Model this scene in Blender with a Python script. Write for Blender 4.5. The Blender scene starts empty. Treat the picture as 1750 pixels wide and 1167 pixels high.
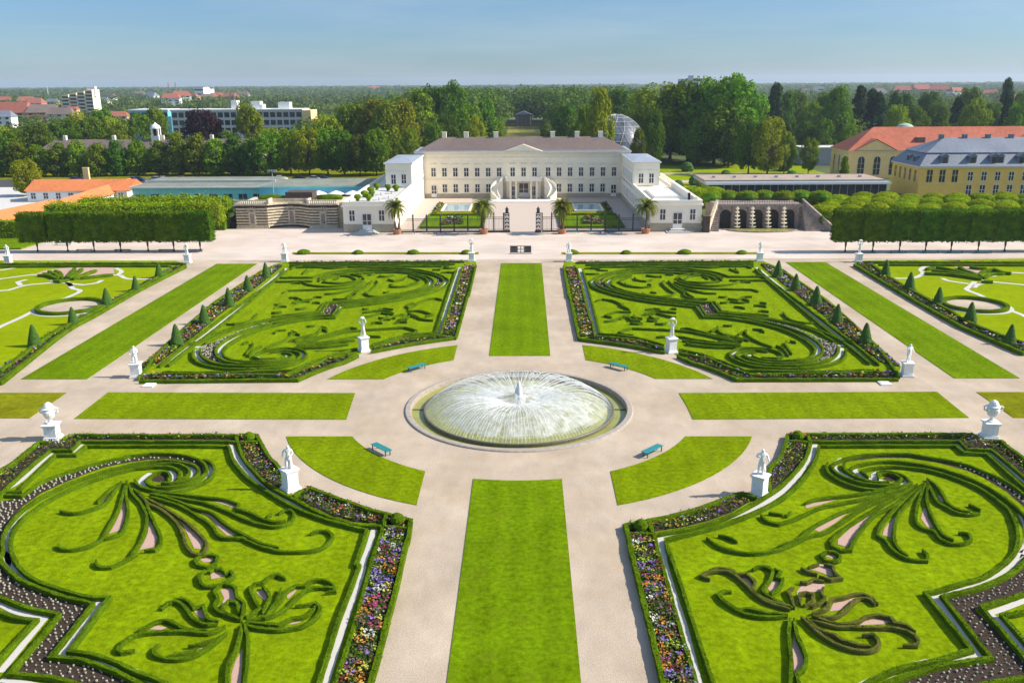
import bpy, bmesh, math, random
import numpy as np
from mathutils import Vector, Matrix, noise
from mathutils.geometry import tessellate_polygon

random.seed(7)
rng = np.random.default_rng(7)
SC = bpy.context.scene
COL = SC.collection
R = math.radians

# ------------------------------------------------------------------ camera
CAM_H, CAM_X = 30.0, 0.6065
F_PX, PITCH, YAW, ROLL = 1498.5, 0.28692, -0.015445, -0.006001
PW, PH = 1750, 1167
fw = Vector((math.sin(YAW) * math.cos(PITCH), math.cos(YAW) * math.cos(PITCH), -math.sin(PITCH)))
rt = Vector((math.cos(YAW), -math.sin(YAW), 0))
up = rt.cross(fw)
rt, up = rt * math.cos(ROLL) + up * math.sin(ROLL), up * math.cos(ROLL) - rt * math.sin(ROLL)
cam_d = bpy.data.cameras.new("camera")
cam = bpy.data.objects.new("camera", cam_d)
COL.objects.link(cam)
cam_d.sensor_fit = 'HORIZONTAL'
cam_d.sensor_width = 36
cam_d.lens = F_PX / PW * 36
cam_d.clip_start, cam_d.clip_end = 1, 30000
m = Matrix((rt, up, -fw)).transposed().to_4x4()
m.translation = (CAM_X, 0, CAM_H)
cam.matrix_world = m
SC.camera = cam

# ------------------------------------------------------------------ world, sun, exposure
SUN_EL, SUN_AZ = R(36), R(89)          # azimuth clockwise from the +Y axis: from the right, a little behind the palace
w = bpy.data.worlds.new("World")
SC.world = w
w.use_nodes = True
nt = w.node_tree
nt.nodes.clear()
wo = nt.nodes.new('ShaderNodeOutputWorld')
bg = nt.nodes.new('ShaderNodeBackground')
bg.inputs['Strength'].default_value = 0.13
sky = nt.nodes.new('ShaderNodeTexSky')
sky.sky_type = 'NISHITA'
sky.sun_disc = False
sky.sun_elevation = SUN_EL
sky.sun_rotation = SUN_AZ
sky.altitude = 50
sky.air_density = 1.0
sky.dust_density = 0.4
sky.ozone_density = 2.0
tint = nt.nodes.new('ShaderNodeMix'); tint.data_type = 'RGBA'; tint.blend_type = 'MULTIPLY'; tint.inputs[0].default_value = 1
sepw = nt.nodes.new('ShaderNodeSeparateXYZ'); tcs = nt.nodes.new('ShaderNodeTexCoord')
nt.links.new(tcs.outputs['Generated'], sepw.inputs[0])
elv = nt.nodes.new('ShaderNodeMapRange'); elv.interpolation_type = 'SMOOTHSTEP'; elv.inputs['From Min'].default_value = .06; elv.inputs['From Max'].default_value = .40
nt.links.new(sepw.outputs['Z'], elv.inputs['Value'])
tmx = nt.nodes.new('ShaderNodeMix'); tmx.data_type = 'RGBA'; tmx.inputs[6].default_value = (.30, .42, .59, 1); tmx.inputs[7].default_value = (1.15, 1.12, 1.08, 1)  # low sky tinted darker; upper sky, out of view, raised as added fill light
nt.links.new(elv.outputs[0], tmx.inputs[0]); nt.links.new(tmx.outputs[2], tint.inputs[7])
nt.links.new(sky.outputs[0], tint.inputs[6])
tcw = nt.nodes.new('ShaderNodeTexCoord'); mpw = nt.nodes.new('ShaderNodeMapping'); mpw.inputs['Scale'].default_value = (2.2, 2.2, 16)
mpw.inputs['Rotation'].default_value = (0, R(-7), 0)
nzw = nt.nodes.new('ShaderNodeTexNoise'); nzw.inputs['Scale'].default_value = 1.6; nzw.inputs['Detail'].default_value = 7; nzw.inputs['Roughness'].default_value = .55
mrw = nt.nodes.new('ShaderNodeMapRange'); mrw.inputs['From Min'].default_value = .42; mrw.inputs['From Max'].default_value = .85; mrw.inputs['To Max'].default_value = .32
nt.links.new(tcw.outputs['Generated'], mpw.inputs['Vector']); nt.links.new(mpw.outputs[0], nzw.inputs['Vector']); nt.links.new(nzw.outputs['Fac'], mrw.inputs['Value'])
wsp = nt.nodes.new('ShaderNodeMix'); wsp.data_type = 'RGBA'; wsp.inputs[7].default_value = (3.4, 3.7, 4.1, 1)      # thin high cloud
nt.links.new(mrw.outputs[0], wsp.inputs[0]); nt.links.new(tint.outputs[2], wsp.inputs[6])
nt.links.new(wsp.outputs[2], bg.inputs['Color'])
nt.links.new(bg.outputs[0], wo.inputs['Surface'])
sd = bpy.data.lights.new("sun", 'SUN')
sd.energy = 4.8
sd.angle = R(0.53)
sd.color = (1.0, 0.93, 0.82)
so = bpy.data.objects.new("sun", sd)
COL.objects.link(so)
to_sun = Vector((math.cos(SUN_EL) * math.sin(SUN_AZ), math.cos(SUN_EL) * math.cos(SUN_AZ), math.sin(SUN_EL)))
so.rotation_euler = to_sun.to_track_quat('Z', 'Y').to_euler()
so.location = (200, 100, 200)
SC.view_settings.view_transform = 'Standard'
SC.view_settings.look = 'None'
SC.view_settings.exposure = 0.64
SC.view_settings.gamma = 1
SC.render.engine = 'CYCLES'
SC.cycles.max_bounces = 6
SC.cycles.diffuse_bounces = 3
SC.cycles.transparent_max_bounces = 12
SC.cycles.volume_bounces = 0

# ------------------------------------------------------------------ helpers
def bowed(pts, k=.2):
    """two-point sprigs get the gentle bow the clipped ones have"""
    if len(pts) != 2: return pts
    a, b = pts; d = b - a
    s = 1 if int(abs(a.x * 7 + a.y * 13)) % 2 else -1
    n = Vector((-d.y, d.x)) * (k * s)
    return [a, a + d * .3 + n * .85, a + d * .65 + n, b]

def G(x, y, z=0.0):
    """photo pixel -> point of the horizontal plane at height z"""
    d = fw + rt * ((x - PW / 2) / F_PX) + up * ((PH / 2 - y) / F_PX)
    t = (z - CAM_H) / d.z
    return Vector((CAM_X + d.x * t, d.y * t, z))

def at_depth(x, Y, y=None):
    """X (and height for image row y) of the photo pixel at ground depth Y"""
    d = fw + rt * ((x - PW / 2) / F_PX) + up * ((PH / 2 - (y if y is not None else 230)) / F_PX)
    t = Y / d.y
    return CAM_X + d.x * t, CAM_H + d.z * t

TILES = {'A': (0, 730, 5), 'B': (0, 934, 5), 'C': (360, 730, 5), 'D': (360, 934, 5), 'E': (180, 740, 8.3333),
         'F': (190, 960, 5.638), 'Z': (0, 720, 2.4306), 'a': (1050, 730, 5), 'b': (1050, 934, 5), 'c': (1400, 730, 5),
         'd': (1400, 934, 5), 'Q': (960, 440, 5), 'L': (960, 500, 5.8333), 'K': (1200, 530, 5), 'M': (960, 420, 2.9167),
         'O': (0, 440, 5.469), 'W': (1450, 430, 5.8333), 'P': (0, 0, 1)}

def P(s):
    """'A 10,20 30,40 B 5,5' -> list of photo pixels (tile letters change the origin and scale)"""
    out = []
    t = TILES['P']
    for k in s.split():
        if k in TILES:
            t = TILES[k]
        else:
            a, b = k.split(',')
            out.append((t[0] + float(a) / t[2], t[1] + float(b) / t[2]))
    return out

def PG(s, z=0.0):
    return [G(x, y, z).xy.copy() for x, y in P(s)]

def mirror(p):           # right-hand far bed -> left-hand far bed
    return Vector((-0.9926 * p[0] + 0.0017 * p[1] - 0.8715, -0.0305 * p[0] + 1.0101 * p[1] - 0.0889))

def tag(o, label=None, cat=None, group=None, kind=None):
    if label: o['label'] = label
    if cat: o['category'] = cat
    if group: o['group'] = group
    if kind: o['kind'] = kind
    return o

def empty(name, loc, rz=0.0, label=None, cat=None, group=None, scale=None):
    o = bpy.data.objects.new(name, None)
    o.empty_display_size = 0.3
    COL.objects.link(o)
    o.location = loc
    o.rotation_euler = (0, 0, rz)
    if scale: o.scale = (scale,) * 3 if not hasattr(scale, '__len__') else scale
    return tag(o, label, cat, group)

def link(name, me, mat=None, parent=None, loc=None, rz=None):
    o = bpy.data.objects.new(name, me)
    COL.objects.link(o)
    if mat and not me.materials: me.materials.append(mat)
    if parent: o.parent = parent
    if loc is not None: o.location = loc
    if rz is not None: o.rotation_euler = (0, 0, rz)
    return o

def copy_tree(o, parent=None):
    c = o.copy()
    COL.objects.link(c)
    if parent: c.parent = parent
    for ch in [k for k in o.children]:
        copy_tree(ch, c)
    return c

class MB:
    def __init__(s): s.v = []; s.f = []; s.flk = []
    def box(s, x0, x1, y0, y1, z0, z1):
        b = len(s.v)
        s.v += [(x0, y0, z0), (x1, y0, z0), (x1, y1, z0), (x0, y1, z0), (x0, y0, z1), (x1, y0, z1), (x1, y1, z1), (x0, y1, z1)]
        s.f += [tuple(b + i for i in q) for q in ((0, 3, 2, 1), (4, 5, 6, 7), (0, 1, 5, 4), (1, 2, 6, 5), (2, 3, 7, 6), (3, 0, 4, 7))]
        return s
    def cbox(s, cx, cy, cz, sx, sy, sz, rz=0.0):
        b = len(s.v); c, n = math.cos(rz), math.sin(rz)
        for z in (cz - sz / 2, cz + sz / 2):
            for x, y in ((-sx / 2, -sy / 2), (sx / 2, -sy / 2), (sx / 2, sy / 2), (-sx / 2, sy / 2)):
                s.v.append((cx + x * c - y * n, cy + x * n + y * c, z))
        s.f += [tuple(b + i for i in q) for q in ((0, 3, 2, 1), (4, 5, 6, 7), (0, 1, 5, 4), (1, 2, 6, 5), (2, 3, 7, 6), (3, 0, 4, 7))]
        return s
    def poly(s, pts):
        b = len(s.v); s.v += [tuple(p) for p in pts]; s.f.append(tuple(range(b, b + len(pts)))); return s
    def prism(s, pts, z0, z1, bottom=False):
        """vertical prism over any simple outline"""
        pts = [Vector((p[0], p[1])) for p in pts]
        ar = sum(pts[i - 1].x * pts[i].y - pts[i].x * pts[i - 1].y for i in range(len(pts)))
        if ar < 0: pts.reverse()
        n = len(pts); b = len(s.v)
        s.v += [(p.x, p.y, z0) for p in pts] + [(p.x, p.y, z1) for p in pts]
        for i in range(n):
            j = (i + 1) % n
            s.f.append((b + i, b + j, b + n + j, b + n + i))
        for t in tessellate_polygon([[Vector((p.x, p.y, 0)) for p in pts]]):
            a, c, d = (pts[i] for i in t)
            if (c - a).cross(d - a) < 0: t = (t[0], t[2], t[1])
            s.f.append(tuple(b + n + i for i in t))
            if bottom: s.f.append(tuple(b + i for i in reversed(t)))
        return s
    def sheet_hole(s, pts, hole, z):
        loops = [[Vector((p[0], p[1], 0)) for p in pts], [Vector((p[0], p[1], 0)) for p in hole]]
        allp = loops[0] + loops[1]; b = len(s.v)
        s.v += [(p.x, p.y, z) for p in allp]
        for t in tessellate_polygon(loops):
            a, c, d = (allp[i].xy for i in t)
            if (c - a).cross(d - a) < 0: t = (t[0], t[2], t[1])
            s.f.append(tuple(b + i for i in t))
        return s
    def sheet(s, pts, z):
        pts = [Vector((p[0], p[1])) for p in pts]; b = len(s.v)
        s.v += [(p.x, p.y, z) for p in pts]
        for t in tessellate_polygon([[Vector((p.x, p.y, 0)) for p in pts]]):
            a, c, d = (pts[i] for i in t)
            if (c - a).cross(d - a) < 0: t = (t[0], t[2], t[1])
            s.f.append(tuple(b + i for i in t))
        return s
    def tube(s, pts, rad, n=6, cap=True):
        pts = [Vector(p) for p in pts]
        if not hasattr(rad, '__len__'): rad = [rad] * len(pts)
        b = len(s.v); ref = Vector((0, 0, 1))
        for i, p in enumerate(pts):
            t = (pts[min(i + 1, len(pts) - 1)] - pts[max(i - 1, 0)]).normalized()
            a = t.cross(ref)
            if a.length < 1e-3: a = t.cross(Vector((1, 0, 0)))
            a.normalize(); c = t.cross(a)
            for k in range(n):
                an = 2 * math.pi * k / n
                s.v.append(tuple(p + (a * math.cos(an) + c * math.sin(an)) * rad[i]))
        for i in range(len(pts) - 1):
            for k in range(n):
                k2 = (k + 1) % n
                s.f.append((b + i * n + k, b + (i + 1) * n + k, b + (i + 1) * n + k2, b + i * n + k2))
        if cap:
            s.f.append(tuple(b + k for k in range(n)))
            s.f.append(tuple(b + (len(pts) - 1) * n + k for k in reversed(range(n))))
        return s
    def lathe(s, prof, n=12, c=(0, 0, 0), a0=0.0, a1=2 * math.pi, jit=0.0, cap=True):
        b = len(s.v); full = abs(a1 - a0 - 2 * math.pi) < 1e-6; m_ = n if full else n + 1
        for r, z in prof:
            for k in range(m_):
                an = a0 + (a1 - a0) * k / n
                rr = r * (1 + random.uniform(-jit, jit))
                s.v.append((c[0] + rr * math.cos(an), c[1] + rr * math.sin(an), c[2] + z))
        for i in range(len(prof) - 1):
            for k in range(n):
                k2 = (k + 1) % m_
                s.f.append((b + i * m_ + k, b + i * m_ + k2, b + (i + 1) * m_ + k2, b + (i + 1) * m_ + k))
        if cap and prof[0][0] > 1e-4 and full: s.f.append(tuple(b + k for k in reversed(range(n))))
        if cap and prof[-1][0] > 1e-4 and full: s.f.append(tuple(b + (len(prof) - 1) * m_ + k for k in range(n)))
        return s
    def mesh(s, name, mat=None, smooth=False):
        me = bpy.data.meshes.new(name)
        me.from_pydata(s.v, [], s.f)
        if mat: me.materials.append(mat)
        if smooth: me.polygons.foreach_set('use_smooth', [True] * len(me.polygons))
        me.update()
        return me
    def build(s, name, mat, parent=None, loc=None, rz=None, smooth=False):
        return link(name, s.mesh(name, mat, smooth), None, parent, loc, rz)

def np_mesh(name, verts, nper, mat, smooth=False):
    """many separate n-gons from an (N*nper,3) array"""
    me = bpy.data.meshes.new(name)
    n = len(verts); q = n // nper
    me.vertices.add(n); me.vertices.foreach_set('co', np.asarray(verts, np.float32).ravel())
    me.loops.add(n); me.loops.foreach_set('vertex_index', np.arange(n, dtype=np.int32))
    me.polygons.add(q); me.polygons.foreach_set('loop_start', np.arange(0, n, nper, dtype=np.int32))
    me.polygons.foreach_set('loop_total', np.full(q, nper, np.int32))
    me.materials.append(mat)
    me.update(calc_edges=True)
    return me

def inside(p, poly):
    x, y = p; c = False; j = len(poly) - 1
    for i in range(len(poly)):
        xi, yi = poly[i][0], poly[i][1]; xj, yj = poly[j][0], poly[j][1]
        if (yi > y) != (yj > y) and x < (xj - xi) * (y - yi) / (yj - yi) + xi: c = not c
        j = i
    return c

def smooth_line(pts, step=0.3, corner=50):
    """Catmull-Rom through pts, keeping sharp corners sharp"""
    pts = [Vector((p[0], p[1])) for p in pts]
    pts = [p for i, p in enumerate(pts) if i == 0 or (p - pts[i - 1]).length > 0.02]
    cut = [0]
    for i in range(1, len(pts) - 1):
        a, b = pts[i] - pts[i - 1], pts[i + 1] - pts[i]
        if a.length > .01 and b.length > .01 and math.degrees(a.angle(b)) > corner: cut.append(i)
    cut.append(len(pts) - 1)
    out = [pts[0]]
    for c0, c1 in zip(cut, cut[1:]):
        q = pts[c0:c1 + 1]
        for i in range(len(q) - 1):
            p1, p2 = q[i], q[i + 1]
            p0 = q[i - 1] if i else p1 * 2 - p2
            p3 = q[i + 2] if i + 2 < len(q) else p2 * 2 - p1
            n = max(1, int((p2 - p1).length / step))
            for k in range(1, n + 1):
                t = k / n
                out.append(0.5 * ((2 * p1) + (p2 - p0) * t + (2 * p0 - 5 * p1 + 4 * p2 - p3) * t * t + (3 * p1 - p0 - 3 * p2 + p3) * t ** 3))
    return out

def frames(line):
    ns = []
    n = len(line)
    for i in range(n):
        a = line[i] - line[i - 1] if i else line[1] - line[0]
        b = line[i + 1] - line[i] if i + 1 < n else line[-1] - line[-2]
        a = a.normalized() if a.length > 1e-6 else b.normalized()
        b = b.normalized() if b.length > 1e-6 else a
        t = (a + b)
        t = t.normalized() if t.length > 1e-3 else a
        nn = Vector((-t.y, t.x))
        k = max(0.45, abs(nn.dot(Vector((-a.y, a.x)))))
        ns.append(nn / k)
    return ns

def ribbon(mb, pts, wd, z, step=0.5):
    line = smooth_line(pts, step)
    ns = frames(line); b = len(mb.v)
    for p, n in zip(line, ns):
        for s in (-1, 1):
            q = p + n * (s * wd / 2); mb.v.append((q.x, q.y, z))
    for i in range(len(line) - 1):
        mb.f.append((b + 2 * i, b + 2 * i + 2, b + 2 * i + 3, b + 2 * i + 1))
    return mb

def hedge(mb, pts, wd=0.42, h=0.4, step=0.3, j=0.022, z0=0.02, fleck=26, fs=.05):
    line = smooth_line(pts, step)
    if len(line) < 2: return mb
    ns = frames(line); b = len(mb.v)
    prof = ((-.48, 0), (-.52, .55), (-.5, .95), (-.42, 1.0), (.42, 1.0), (.5, .95), (.52, .55), (.48, 0))
    m_ = len(prof)
    cum = [0.0]
    for p, q in zip(line, line[1:]): cum.append(cum[-1] + (q - p).length)
    L = cum[-1]; closed = (line[0] - line[-1]).length < .05
    for i, (p, n) in enumerate(zip(line, ns)):
        d = min(cum[i], L - cum[i])
        e = 1 if closed else min(1, .5 + .5 * d / .55)
        hh = h * (1 + 0.14 * noise.noise((p.x * .8, p.y * .8, 1.7))) * (.82 + .18 * e)
        ww = wd * e * (1 + .16 * noise.noise((p.x * 1.3, p.y * 1.3, 9.1)))
        for u, t in prof:
            q = p + n * (u * ww)
            jj = j if t > 0 else 0
            mb.v.append((q.x + random.uniform(-jj, jj), q.y + random.uniform(-jj, jj), z0 + t * hh + random.uniform(-jj, jj)))
        if fleck and i + 1 < len(line):
            seg = cum[i + 1] - cum[i]
            for _ in range(int(fleck * seg + random.random())):
                s_ = random.random(); c = p.lerp(line[i + 1], s_); u = random.uniform(-.56, .56)
                z = z0 + hh * (random.uniform(.97, 1.1) if abs(u) < .44 else random.uniform(.25, 1))
                c = c + n * (u * ww * (1 if abs(u) < .44 else 1.08))
                k = len(mb.v); a = random.uniform(0, 6.283); r_ = fs * random.uniform(.5, 1.2)
                ca, sa = math.cos(a) * r_, math.sin(a) * r_; t1, t2 = random.uniform(-.8, .8) * r_, random.uniform(-.8, .8) * r_
                mb.v += [(c.x + ca, c.y + sa, z + t1), (c.x - sa * .6, c.y + ca * .6, z + t2), (c.x - ca, c.y - sa, z - t1), (c.x + sa * .6, c.y - ca * .6, z - t2)]
                mb.flk.append((k, k + 1, k + 2, k + 3))
    # the ring vertices are interleaved with flecks: rebuild their indices
    idx = []; k = b
    fset = {f[0] for f in mb.flk if f[0] >= b}
    while len(idx) < len(line) * m_:
        if k in fset: k += 4; continue
        idx.append(k); k += 1
    for i in range(len(line) - 1):
        for q in range(m_ - 1):
            mb.f.append((idx[i * m_ + q], idx[(i + 1) * m_ + q], idx[(i + 1) * m_ + q + 1], idx[i * m_ + q + 1]))
    mb.f.append(tuple(idx[q] for q in range(m_)))
    e = (len(line) - 1) * m_
    mb.f.append(tuple(idx[e + q] for q in reversed(range(m_))))
    mb.f += [f for f in mb.flk if f[0] >= b]
    return mb

ORD = ['first', 'second', 'third', 'fourth', 'fifth', 'sixth', 'seventh', 'eighth', 'ninth', 'tenth', 'eleventh', 'twelfth',
       'thirteenth', 'fourteenth', 'fifteenth', 'sixteenth', 'seventeenth', 'eighteenth', 'nineteenth', 'twentieth']

# ------------------------------------------------------------------ materials
def mat(name, col, rough=0.8, spec=0.3, vary=0.15, scale=3.0, col2=None, detail=6, bump=0.0, bscale=30.0, metal=0.0,
        big=0.0, bigscale=0.05, transl=0.0, perobj=0.0, patch=None, stripe=0.0):
    m_ = bpy.data.materials.new(name); m_.use_nodes = True
    t = m_.node_tree; N = t.nodes; Lk = t.links.new
    b = N['Principled BSDF']
    b.inputs['Roughness'].default_value = rough
    b.inputs['Specular IOR Level'].default_value = spec
    b.inputs['Metallic'].default_value = metal
    tc = N.new('ShaderNodeTexCoord')
    geo = N.new('ShaderNodeNewGeometry')
    src = geo.outputs['Position'] if perobj == 0 else tc.outputs['Object']
    nz = N.new('ShaderNodeTexNoise'); nz.inputs['Scale'].default_value = scale; nz.inputs['Detail'].default_value = detail
    nz.inputs['Roughness'].default_value = 0.65
    Lk(src, nz.inputs['Vector'])
    ramp = N.new('ShaderNodeValToRGB')
    c1 = tuple(max(0, c * (1 - vary)) for c in col); c2 = col2 or tuple(min(1, c * (1 + vary)) for c in col)
    ramp.color_ramp.elements[0].position = 0.3; ramp.color_ramp.elements[1].position = 0.7
    ramp.color_ramp.elements[0].color = (*c1, 1); ramp.color_ramp.elements[1].color = (*c2, 1)
    Lk(nz.outputs['Fac'], ramp.inputs['Fac'])
    out = ramp.outputs['Color']
    if big:
        n2 = N.new('ShaderNodeTexNoise'); n2.inputs['Scale'].default_value = bigscale; n2.inputs['Detail'].default_value = 4
        Lk(src, n2.inputs['Vector'])
        mr = N.new('ShaderNodeMapRange'); mr.inputs['From Min'].default_value = .3; mr.inputs['From Max'].default_value = .7
        mr.inputs['To Min'].default_value = 1 - big; mr.inputs['To Max'].default_value = 1 + big
        Lk(n2.outputs['Fac'], mr.inputs['Value'])
        mx = N.new('ShaderNodeVectorMath'); mx.operation = 'SCALE'
        Lk(out, mx.inputs[0]); Lk(mr.outputs[0], mx.inputs['Scale']); out = mx.outputs[0]
    if patch:                      # worn or stained places with a shape of their own
        pc, ps, plo, phi, pa = patch
        n4 = N.new('ShaderNodeTexNoise'); n4.inputs['Scale'].default_value = ps; n4.inputs['Detail'].default_value = 5; n4.inputs['Roughness'].default_value = .7
        Lk(src, n4.inputs['Vector'])
        m4 = N.new('ShaderNodeMapRange'); m4.inputs['From Min'].default_value = plo; m4.inputs['From Max'].default_value = phi; m4.inputs['To Max'].default_value = pa
        Lk(n4.outputs['Fac'], m4.inputs['Value'])
        x4 = N.new('ShaderNodeMix'); x4.data_type = 'RGBA'; x4.inputs[7].default_value = (*pc, 1)
        Lk(m4.outputs[0], x4.inputs[0]); Lk(out, x4.inputs[6]); out = x4.outputs[2]
    if stripe:                     # mower tracks
        wv = N.new('ShaderNodeTexWave'); wv.inputs['Scale'].default_value = .16; wv.inputs['Distortion'].default_value = 2.5; wv.inputs['Detail'].default_value = 3; wv.inputs['Detail Scale'].default_value = .6
        Lk(src, wv.inputs['Vector'])
        m5 = N.new('ShaderNodeMapRange'); m5.inputs['To Min'].default_value = 1 - stripe; m5.inputs['To Max'].default_value = 1 + stripe
        Lk(wv.outputs['Fac'], m5.inputs['Value'])
        s5 = N.new('ShaderNodeVectorMath'); s5.operation = 'SCALE'
        Lk(out, s5.inputs[0]); Lk(m5.outputs[0], s5.inputs['Scale']); out = s5.outputs[0]
    if perobj:
        oi = N.new('ShaderNodeObjectInfo')
        hs = N.new('ShaderNodeHueSaturation')
        mh = N.new('ShaderNodeMapRange'); mh.inputs['To Min'].default_value = 0.5 - .035 * perobj; mh.inputs['To Max'].default_value = 0.5 + .03 * perobj
        Lk(oi.outputs['Random'], mh.inputs['Value']); Lk(mh.outputs[0], hs.inputs['Hue'])
        mv = N.new('ShaderNodeMapRange'); mv.inputs['To Min'].default_value = 1 - .3 * perobj; mv.inputs['To Max'].default_value = 1 + .3 * perobj
        ml = N.new('ShaderNodeMath'); ml.operation = 'FRACT'
        m7 = N.new('ShaderNodeMath'); m7.operation = 'MULTIPLY'; m7.inputs[1].default_value = 7.31
        Lk(oi.outputs['Random'], m7.inputs[0]); Lk(m7.outputs[0], ml.inputs[0]); Lk(ml.outputs[0], mv.inputs['Value'])
        Lk(mv.outputs[0], hs.inputs['Value']); Lk(out, hs.inputs['Color']); out = hs.outputs['Color']
    Lk(out, b.inputs['Base Color'])
    if bump:
        n3 = N.new('ShaderNodeTexNoise'); n3.inputs['Scale'].default_value = bscale; n3.inputs['Detail'].default_value = 4
        Lk(src, n3.inputs['Vector'])
        bp = N.new('ShaderNodeBump'); bp.inputs['Strength'].default_value = bump; bp.inputs['Distance'].default_value = 0.13
        Lk(n3.outputs['Fac'], bp.inputs['Height']); Lk(bp.outputs[0], b.inputs['Normal'])
    if transl:
        tr = N.new('ShaderNodeBsdfTranslucent'); ms = N.new('ShaderNodeMixShader'); ms.inputs[0].default_value = transl
        Lk(out, tr.inputs['Color']); Lk(b.outputs[0], ms.inputs[1]); Lk(tr.outputs[0], ms.inputs[2])
        Lk(ms.outputs[0], N['Material Output'].inputs['Surface'])
    return m_

M = {}
M['ground'] = mat('meadow_ground', (.075, .10, .02), scale=.02, vary=.5, big=.3, bigscale=.004)
M['gravel'] = mat('gravel', (.455, .37, .28), rough=1, spec=.02, scale=9, vary=.2, big=.16, bigscale=.16, bump=.3, bscale=14, patch=((.40, .30, .20), .11, .46, .72, .75))
def streaks(m_, amount, sx, sy, rot):
    t = m_.node_tree; N = t.nodes; b = N['Principled BSDF']; l0 = b.inputs['Base Color'].links[0].from_socket
    g = N.new('ShaderNodeNewGeometry'); mp = N.new('ShaderNodeMapping'); mp.inputs['Scale'].default_value = (sx, sy, 1); mp.inputs['Rotation'].default_value = (0, 0, rot)
    n = N.new('ShaderNodeTexNoise'); n.inputs['Scale'].default_value = 1; n.inputs['Detail'].default_value = 6; n.inputs['Distortion'].default_value = .3
    r_ = N.new('ShaderNodeMapRange'); r_.inputs['From Min'].default_value = .3; r_.inputs['From Max'].default_value = .7; r_.inputs['To Min'].default_value = 1 - amount; r_.inputs['To Max'].default_value = 1 + amount * .8
    s = N.new('ShaderNodeVectorMath'); s.operation = 'SCALE'
    t.links.new(g.outputs['Position'], mp.inputs['Vector']); t.links.new(mp.outputs[0], n.inputs['Vector']); t.links.new(n.outputs['Fac'], r_.inputs['Value'])
    t.links.new(l0, s.inputs[0]); t.links.new(r_.outputs[0], s.inputs['Scale']); t.links.new(s.outputs[0], b.inputs['Base Color'])
streaks(M['gravel'], .07, .9, .45, .5)
M['forecourt'] = mat('pale_gravel', (.58, .485, .41), rough=1, spec=.02, scale=5, vary=.12, big=.12, bigscale=.12, bump=.2, bscale=14, patch=((.50, .38, .29), .09, .5, .75, .6))
M['white_gravel'] = mat('white_gravel', (.52, .49, .45), rough=.9, spec=.15, scale=14, vary=.15)
M['pink_gravel'] = mat('pink_gravel', (.47, .31, .25), rough=.95, spec=.1, scale=12, vary=.15, bump=.2)
streaks(M['forecourt'], .06, .25, .6, .2)
M['soil'] = mat('soil', (.055, .038, .03), rough=1, spec=.05, scale=8, vary=.4, bump=.5, bscale=20)
M['lawn'] = mat('lawn_grass', (.112, .185, .002), patch=((.15, .165, .01), .55, .52, .74, .5), stripe=.07, rough=1, spec=.0, scale=2.6, vary=.38, big=.17, bigscale=.22, bump=.35, bscale=9)
M['bed_lawn'] = mat('bed_lawn_grass', (.165, .235, .002), patch=((.115, .18, .004), .7, .5, .72, .55), stripe=.05, rough=1, spec=.0, scale=2.2, vary=.38, big=.13, bigscale=.25, bump=.35, bscale=9)
M['strip_lawn'] = mat('strip_lawn_grass', (.148, .205, .002), patch=((.115, .18, .004), .5, .5, .72, .5), stripe=.06, rough=1, spec=.0, scale=2.4, vary=.36, big=.15, bigscale=.2, bump=.35, bscale=9)
M['outer_lawn'] = mat('outer_lawn_grass', (.215, .275, .002), patch=((.14, .20, .004), .3, .5, .72, .5), rough=1, spec=0., scale=.9, vary=.14, big=.08, bigscale=.1, bump=.3, bscale=9)
M['dry_lawn'] = mat('dry_lawn_grass', (.17, .18, .006), rough=1, spec=0., scale=1.4, vary=.3, big=.2, bigscale=.3, bump=.35, bscale=9)
M['hedge'] = mat('box_hedge', (.10, .172, .005), rough=1, spec=.0, scale=13, vary=.62, bump=1.0, bscale=22, big=.25, bigscale=.7, patch=((.20, .15, .04), .5, .66, .76, .6))
M['hedge_dry'] = mat('browned_box_hedge', (.11, .15, .012), rough=.9, spec=.05, scale=1.6, vary=.25, bump=.8, bscale=18, col2=(.15, .13, .03))
M['cone'] = mat('cone_yew', (.05, .115, .012), rough=.8, spec=.2, scale=8, vary=.5, bump=.9, bscale=14)
M['silver'] = mat('silver_leaf', (.34, .34, .25), rough=.8, scale=9, vary=.25)
M['stone'] = mat('white_stone', (.78, .77, .74), rough=.7, spec=.2, scale=6, vary=.10, big=.08, bigscale=.8, patch=((.50, .50, .46), 2.2, .52, .75, .6))
M['basin_stone'] = mat('basin_stone', (.35, .30, .245), rough=.8, scale=3, vary=.2, bump=.2)
M['pipe'] = mat('dark_pipe', (.13, .12, .08), rough=.5, scale=4, vary=.3)
M['teal'] = mat('teal_paint', (.015, .21, .21), rough=.45, spec=.5, scale=5, vary=.12)
M['teal_dark'] = mat('dark_teal_paint', (.01, .10, .125), rough=.5, spec=.4, scale=5, vary=.12)
M['iron'] = mat('dark_iron', (.02, .02, .022), rough=.45, spec=.5, scale=6, vary=.3)
M['cream'] = mat('cream_plaster', (.87, .785, .605), patch=((.66, .58, .43), .3, .55, .8, .5), rough=.85, spec=.2, scale=.7, vary=.05, big=.04, bigscale=.15)
M['ivory'] = mat('ivory_plaster', (.84, .78, .655), patch=((.62, .58, .50), .35, .55, .8, .45), rough=.85, spec=.2, scale=.7, vary=.04, big=.03, bigscale=.2)
M['plinth'] = mat('grey_plinth', (.38, .34, .25), rough=.9, scale=1.2, vary=.15)
M['trim'] = mat('trim_stone', (.76, .69, .56), rough=.8, scale=1.5, vary=.08)
M['balcony'] = mat('balcony_paint', (.70, .62, .48), rough=.8)
M['win_white'] = mat('white_joinery', (.78, .76, .72), rough=.5, spec=.4, scale=4, vary=.04)
M['glass'] = mat('window_glass', (.035, .037, .042), rough=.12, spec=.6, scale=.6, vary=.5)
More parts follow.
